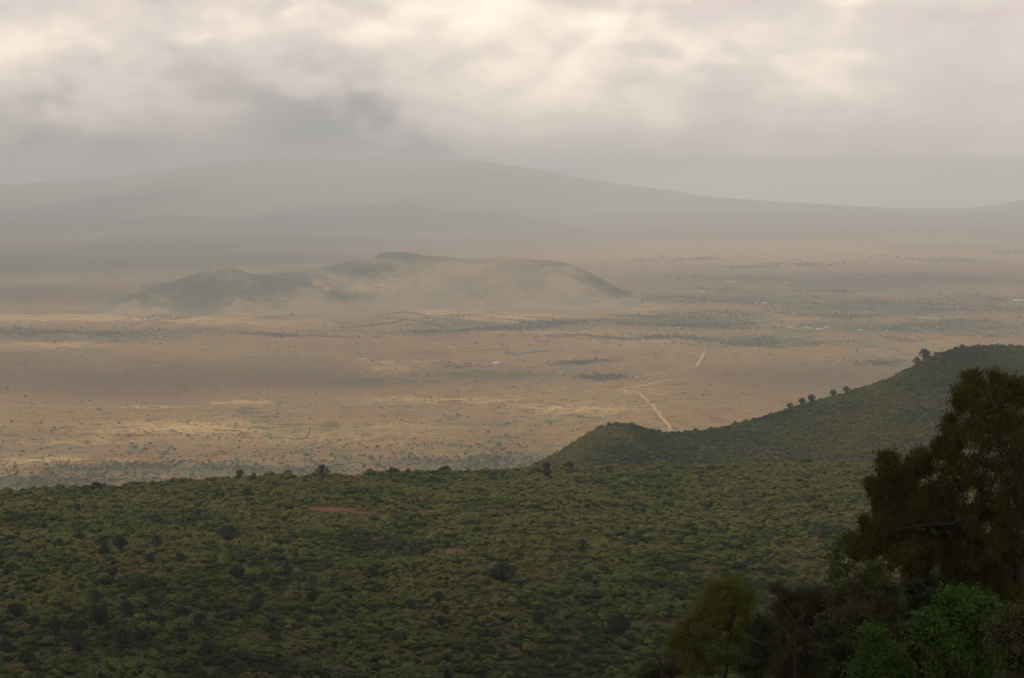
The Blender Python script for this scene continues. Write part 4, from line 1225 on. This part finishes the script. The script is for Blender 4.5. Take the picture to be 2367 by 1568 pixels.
# two long boughs that show through its crown
rb = np.random.default_rng(17)
gb = np.array(gum.location)
for pts, r0 in (([(1200, 1255), (1130, 1250), (1060, 1262), (1000, 1290), (900, 1285), (820, 1300), (740, 1300), (680, 1320)], .075), ([(1330, 1120), (1260, 1080), (1190, 1040)], .07), ([(1500, 700), (1540, 800), (1568, 900)], .06),
                ([(950, 960), (880, 962), (820, 940), (740, 915), (650, 880)], .035), ([(1280, 865), (1230, 900), (1190, 945)], .03), ([(1420, 710), (1350, 712), (1290, 700)], .028), ([(1000, 1290), (960, 1330), (940, 1360)], .03),
                ([(1395, 350), (1370, 320), (1340, 300)], .03), ([(1060, 1262), (1020, 1330), (960, 1400)], .03), ([(1280, 1400), (1200, 1410), (1100, 1412), (1000, 1420)], .022)):
    q = np.array([at_r(*zb(*p), 72.6 + rb.uniform(-.2, .2)) for p in pts])
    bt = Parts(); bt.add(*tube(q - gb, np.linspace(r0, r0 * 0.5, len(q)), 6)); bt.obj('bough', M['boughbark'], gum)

zc = lambda x, y: src(x, y, 1600, 1300, 0.4056)
def lob(lst, k=0.375):
    return [(*zc(x, y), r_ * k, o) for x, y, r_, o in lst]
fore_tree('feathery_tree', 'yellow-green feathery tree with rounded crown at the bottom, left of the thorn tree',
          lob([(490, 400, 50, 0), (560, 395, 55, .4), (610, 420, 55, -.3), (440, 450, 60, .4), (520, 460, 75, -.5), (600, 480, 75, .5), (670, 480, 50, 0), (400, 520, 65, .3), (480, 540, 80, -.6), (580, 560, 80, .5), (660, 560, 55, -.3), (370, 600, 70, .3),
               (450, 630, 80, -.5), (550, 650, 80, .5), (640, 640, 60, -.3), (290, 640, 45, .3), (320, 690, 65, -.3), (400, 720, 80, .5), (500, 740, 80, -.5), (600, 730, 60, .5), (690, 660, 50, -.3), (260, 720, 50, .2), (270, 800, 60, -.2), (360, 820, 75, .4), (460, 840, 80, -.4),
               (200, 760, 40, 0), (430, 930, 90, .2), (300, 930, 80, -.2), (560, 860, 75, .2), (660, 800, 60, 0)]), 98,
          [(*zc(590, 560), 0), (*zc(560, 680), 0), (*zc(535, 800), 0), (*zc(530, 960), 0)], 'flat', M['yellowgreen'], M['darkbark'], 901, per=20, n_leaf=62, lsize=0.085, lwid=0.045, csize=0.22, r_tr=0.10, heart=0.38)
fore_tree('thorn_tree', 'dark brown thorn tree with twisted bare branch ends at the bottom right of centre',
          lob([(850, 430, 28, 0), (905, 500, 34, .3), (920, 470, 26, -.2), (870, 540, 30, .2), (1000, 470, 40, 0), (1050, 450, 50, .3), (1100, 470, 45, -.3), (1160, 450, 40, .2), (1020, 530, 70, -.4), (1110, 540, 70, .4), (940, 580, 60, .2), (1190, 520, 50, -.2), (860, 620, 50, .2), (930, 660, 75, -.4),
               (1040, 620, 80, .4), (1140, 620, 75, -.3), (880, 740, 80, .4), (990, 730, 90, -.5), (1100, 720, 90, .5), (1190, 700, 60, 0), (900, 850, 90, -.3), (1010, 850, 90, .4), (1120, 830, 90, -.3), (1000, 960, 100, .2), (860, 950, 90, -.2), (1140, 940, 90, .3)]), 88,
          [(*zc(1040, 520), 0), (*zc(1030, 640), 0), (*zc(1020, 780), 0), (*zc(1010, 960), 0)], 'any', M['brown'], M['darkbark'], 902, per=17, n_leaf=55, lsize=0.085, lwid=0.042, csize=0.18, r_tr=0.12, heart=0.45)
fore_tree('thin_tree', 'slender sparse tree with bare forked stems under the left edge of the gum',
          lob([(1240, 150, 34, 0), (1210, 190, 30, .3), (1200, 240, 28, 0), (1290, 190, 36, -.2), (1330, 160, 40, .3), (1400, 200, 36, -.3), (1440, 260, 40, .3), (1200, 310, 32, .2), (1190, 360, 28, 0), (1300, 290, 20, .2), (1450, 320, 40, 0), (1230, 340, 30, .2), (1270, 130, 26, 0)]), 84,
          [(*zc(1245, 220), 0), (*zc(1265, 300), 0), (*zc(1290, 370), 0), (*zc(1310, 450), 0), (*zc(1330, 700), 0)], 'any', M['bright'], M['darkbark'], 903, per=9, n_leaf=24, lsize=0.12, lwid=0.055, csize=0.16, r_tr=0.06)
fore_tree('thin_tree', 'dark forked sapling standing right of the sparse bright one under the gum',
          lob([(1350, 230, 26, 0), (1400, 150, 40, .3), (1460, 200, 40, -.2), (1480, 300, 40, .2), (1360, 330, 26, 0)]), 82,
          [(*zc(1420, 230), 0), (*zc(1400, 300), 0), (*zc(1375, 365), 0), (*zc(1350, 430), 0), (*zc(1340, 700), 0)], 'any', M['gum'], M['darkbark'], 904, per=8, n_leaf=22, lsize=0.13, lwid=0.045, csize=0.16, r_tr=0.06)
def bush(label, lst, d, mat, seed, name='bush', lsize=0.11, lwid=0.06, per=11, n_leaf=56, csize=0.18, base=None, group=None):
    l_ = lob(lst)
    cu = sum(q[0] for q in l_) / len(l_); bv = max(q[1] for q in l_); tv = min(q[1] for q in l_)
    return fore_tree(name, label, l_, d, [(cu, tv + 25, 0), (cu + 3, (tv + bv) / 2, 0), (cu, bv + 40, 0)], 'any', mat, M['darkbark'], seed, per=per, n_leaf=n_leaf, lsize=lsize, lwid=lwid, csize=csize, r_tr=0.07, cat='bush', group=group, heart=0.56)
bush('olive-grey bush below the slender forked trees', [(1400, 370, 50, 0), (1470, 350, 50, .3), (1530, 400, 60, -.3), (1330, 420, 50, .3), (1420, 440, 70, -.4), (1500, 480, 70, .4), (1280, 440, 55, 0), (1230, 480, 60, .3), (1320, 510, 75, -.4), (1560, 470, 55, .3), (1240, 570, 70, .2), (1400, 540, 70, 0)], 86, M['olive'], 905)
bush('pale dry-tipped bush in the gap between thorn tree and bright green bush', [(1480, 510, 45, 0), (1530, 530, 45, .3), (1430, 560, 55, -.3), (1310, 580, 40, .2), (1390, 610, 60, .3), (1480, 610, 70, -.3), (1560, 600, 55, .3), (1290, 650, 55, 0), (1380, 700, 70, .3), (1500, 700, 70, -.3), (1250, 620, 40, 0), (1320, 740, 60, .2)], 76, M['olive'], 906)
bush('bright green leafy bush at the lower right, largest of the green ones', [(2060, 470, 50, 0), (2000, 500, 55, .3), (2130, 510, 50, -.3), (1910, 470, 26, .2), (1930, 540, 60, .3), (2040, 560, 80, -.5), (2150, 580, 55, .3), (1850, 590, 50, 0), (1780, 640, 55, .3), (1880, 660, 75, -.4), (1990, 660, 90, .5), (2100, 660, 75, -.3), (1750, 700, 45, .2), (1830, 750, 70, .3), (1950, 760, 90, -.5), (2070, 760, 85, .4),
      (1890, 850, 80, .3), (2010, 860, 90, -.4), (2110, 840, 60, .3), (1860, 950, 80, 0), (1990, 960, 90, .3), (2110, 940, 70, 0)], 64, M['bright'], 907, lsize=0.13, lwid=0.07, n_leaf=52)
bush('green bush on the bottom edge, left of the largest bright green one', [(1490, 790, 50, 0), (1430, 800, 50, .3), (1540, 830, 60, -.3), (1400, 860, 60, .3), (1480, 880, 75, -.4), (1580, 890, 60, .3), (1350, 930, 60, 0), (1440, 960, 80, .3), (1560, 970, 80, -.3), (1620, 940, 40, .2), (1430, 700, 40, 0), (1460, 740, 40, .2)], 66, M['bright'], 908)
bush('brownish olive bush cut by the right edge at the bottom', [(2330, 590, 45, 0), (2367, 620, 60, .3), (2300, 660, 50, -.3), (2350, 700, 70, .3), (2280, 740, 45, .2), (2330, 790, 70, -.3), (2400, 760, 80, .3), (2290, 850, 60, 0), (2367, 880, 80, .3), (2450, 860, 90, 0), (2330, 960, 80, 0), (2240, 690, 35, .2), (2220, 660, 25, 0)], 60, M['olive'], 909)
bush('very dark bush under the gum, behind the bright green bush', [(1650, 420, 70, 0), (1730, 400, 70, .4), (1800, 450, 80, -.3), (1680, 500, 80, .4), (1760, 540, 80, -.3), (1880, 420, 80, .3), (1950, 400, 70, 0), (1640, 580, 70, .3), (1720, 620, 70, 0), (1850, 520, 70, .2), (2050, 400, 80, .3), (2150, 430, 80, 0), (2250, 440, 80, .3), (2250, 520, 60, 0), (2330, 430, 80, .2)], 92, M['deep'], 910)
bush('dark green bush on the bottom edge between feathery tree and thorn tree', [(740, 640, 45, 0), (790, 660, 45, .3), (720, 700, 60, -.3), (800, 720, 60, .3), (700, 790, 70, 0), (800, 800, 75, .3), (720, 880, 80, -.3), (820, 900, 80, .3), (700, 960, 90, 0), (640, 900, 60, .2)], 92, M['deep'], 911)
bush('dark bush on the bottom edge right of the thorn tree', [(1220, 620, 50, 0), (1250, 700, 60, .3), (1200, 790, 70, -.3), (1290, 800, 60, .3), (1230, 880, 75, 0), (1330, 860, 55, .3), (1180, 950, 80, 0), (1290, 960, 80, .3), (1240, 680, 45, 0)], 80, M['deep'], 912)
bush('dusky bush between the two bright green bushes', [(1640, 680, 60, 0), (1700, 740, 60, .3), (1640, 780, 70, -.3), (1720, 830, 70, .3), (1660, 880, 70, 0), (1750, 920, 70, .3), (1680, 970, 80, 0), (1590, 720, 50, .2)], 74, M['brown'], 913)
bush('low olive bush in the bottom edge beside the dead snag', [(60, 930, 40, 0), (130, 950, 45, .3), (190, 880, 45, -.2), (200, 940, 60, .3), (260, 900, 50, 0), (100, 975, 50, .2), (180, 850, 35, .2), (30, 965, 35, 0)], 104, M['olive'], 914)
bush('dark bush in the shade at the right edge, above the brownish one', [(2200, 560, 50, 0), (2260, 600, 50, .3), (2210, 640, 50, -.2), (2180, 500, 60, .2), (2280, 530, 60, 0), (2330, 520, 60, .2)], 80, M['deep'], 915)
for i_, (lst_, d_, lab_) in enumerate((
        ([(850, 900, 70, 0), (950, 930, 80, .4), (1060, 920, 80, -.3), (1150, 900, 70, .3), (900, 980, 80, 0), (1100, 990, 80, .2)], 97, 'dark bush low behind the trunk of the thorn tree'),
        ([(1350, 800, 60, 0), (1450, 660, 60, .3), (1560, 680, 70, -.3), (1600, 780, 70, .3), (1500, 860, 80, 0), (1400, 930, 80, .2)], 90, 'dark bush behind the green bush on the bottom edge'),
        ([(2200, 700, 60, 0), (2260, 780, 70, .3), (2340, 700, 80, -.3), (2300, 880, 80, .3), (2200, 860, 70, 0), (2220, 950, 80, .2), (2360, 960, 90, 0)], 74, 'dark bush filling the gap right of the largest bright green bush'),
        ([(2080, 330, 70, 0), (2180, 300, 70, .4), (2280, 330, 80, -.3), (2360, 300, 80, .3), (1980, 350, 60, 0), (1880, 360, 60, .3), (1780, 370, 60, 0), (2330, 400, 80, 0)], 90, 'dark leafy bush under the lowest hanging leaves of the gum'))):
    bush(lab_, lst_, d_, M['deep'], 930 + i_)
# dead snags
def snag(label, d, lines, seed):
    r = np.random.default_rng(seed)
    p0 = at_r(*zc(*lines[0][0][0]), d)
    gz = z_at(p0[0], p0[1])
    root = np.array([p0[0], p0[1], gz])
    W = Parts()
    for pts, r0 in lines:
        q = np.array([at_r(*zc(*p), d) for p in pts])
        if pts is lines[0][0]: q = np.vstack([[p0[0], p0[1], gz - 0.3], q])
        W.add(*tube(q - root, np.linspace(r0, r0 * 0.3, len(q)), 6))
    o = W.obj('dead_snag', M['darkbark'])
    o.location = root
    tag(o, label, 'dead tree')
snag('black broken snag at the bottom left of the foreground trees', 103, [([(140, 940), (130, 890), (110, 850), (80, 812)], .14), ([(112, 855), (135, 850)], .06)], 1)
snag('thin black crooked dead twig left of the feathery tree crown', 97, [([(330, 740), (310, 690), (262, 645), (235, 620), (220, 590), (226, 568)], .05)], 2)
snag('bare crooked branch sticking out left of the thorn tree top', 87, [([(960, 640), (910, 570), (880, 540), (865, 510), (890, 480), (920, 462)], .06), ([(865, 520), (835, 510), (808, 490)], .04), ([(870, 500), (862, 450), (850, 420)], .03)], 3)

# ------------------------------------------------------------------ unseen clouds added above the frame to shade the land
cl_m, n = new_mat('shade_cloud_vapour')
df = n.node('ShaderNodeBsdfDiffuse'); df.inputs[0].default_value = (0.85, 0.86, 0.88, 1)
tl = n.node('ShaderNodeBsdfTranslucent'); tl.inputs[0].default_value = (0.9, 0.91, 0.93, 1)
ms_ = n.node('ShaderNodeMixShader'); ms_.inputs[0].default_value = 0.6
n.t.links.new(df.outputs[0], ms_.inputs[1]); n.t.links.new(tl.outputs[0], ms_.inputs[2])
n.t.links.new(ms_.outputs[0], n.node('ShaderNodeOutputMaterial').inputs[0])
def shade_cloud(cx_, cy_, z_, hx_, hy_, thick, n_l, seed):
    r = np.random.default_rng(seed)
    P = Parts()
    th_, ph_ = np.meshgrid(np.linspace(0, 2 * np.pi, 25)[:-1], np.linspace(0.02, np.pi - 0.02, 13))
    for i in range(n_l):
        a = r.uniform(0, 6.28); q = math.sqrt(r.uniform())
        c_ = np.array([math.cos(a) * q * hx_, math.sin(a) * q * hy_, r.uniform(-.15, .15) * thick])
        R_ = min(hx_, hy_) * r.uniform(0.28, 0.5) * (1.1 - 0.5 * q)
        k_ = 1 + 0.10 * np.sin(th_ * 5 + r.uniform(0, 6)) * np.sin(ph_ * 4) + 0.07 * np.sin(th_ * 9 + r.uniform(0, 6)) * np.sin(ph_ * 7)
        x = np.sin(ph_) * np.cos(th_) * R_ * k_; y = np.sin(ph_) * np.sin(th_) * R_ * k_; z = np.cos(ph_) * thick * .5 * k_
        z = np.where(z < 0, z * 0.45, z)
        v = np.stack([x, y, z], -1).reshape(-1, 3) + c_
        f = []
        for j in range(12):
            for m_ in range(24):
                f.append((j * 24 + m_, (j + 1) * 24 + m_, (j + 1) * 24 + (m_ + 1) % 24, j * 24 + (m_ + 1) % 24))
        P.add(v, np.array(f))
    o = P.obj('shade_cloud', cl_m, smooth=True)
    o.location = (cx_, cy_, z_)
    tag(o, kind='structure')
k_s = 1 / math.tan(rad(SUN_EL))
def shade_cloud_over(x, y, h, *a):
    shade_cloud(x + math.sin(rad(SUN_AZ)) * k_s * h, y + math.cos(rad(SUN_AZ)) * k_s * h, h, *a)
shade_cloud_over(-4400, 13500, 3400, 3900, 5000, 700, 14, 2)      # over the left of the valley and the mountain foot
shade_cloud_over(-5600, 24000, 4400, 5200, 6000, 700, 18, 7)         # added further back to darken the low sky and mountain
shade_cloud_over(150, 330, 1850, 640, 440, 300, 22, 6)            # added to darken the foot of the near slope and the foreground trees
shade_cloud_over(-1300, 6100, 2600, 1500, 520, 300, 16, 3)  # this and the next are added to shade bands of the plain
shade_cloud_over(1700, 6000, 2600, 1100, 480, 300, 12, 4)
shade_cloud_over(2600, 12500, 3000, 1500, 900, 400, 12, 5)

# ------------------------------------------------------------------ haze
hz_m = bpy.data.materials.new('haze')
hz_m.use_nodes = True
n = NT(hz_m.node_tree)
pv = n.node('ShaderNodeVolumePrincipled')
pv.inputs['Color'].default_value = (0.945, 0.945, 0.97, 1)
pv.inputs['Density'].default_value = HAZE
pv.inputs['Anisotropy'].default_value = 0.5
ho = n.node('ShaderNodeOutputMaterial')
n.t.links.new(pv.outputs[0], ho.inputs['Volume'])
hz_m.cycles.homogeneous_volume = True
v_, f_ = box_v(-52000, 52000, -2500, 52000, -12, 1130)
hz = mesh_obj('haze', v_, np.array(f_), hz_m)
hz.display_type = 'WIRE'
tag(hz, kind='stuff')
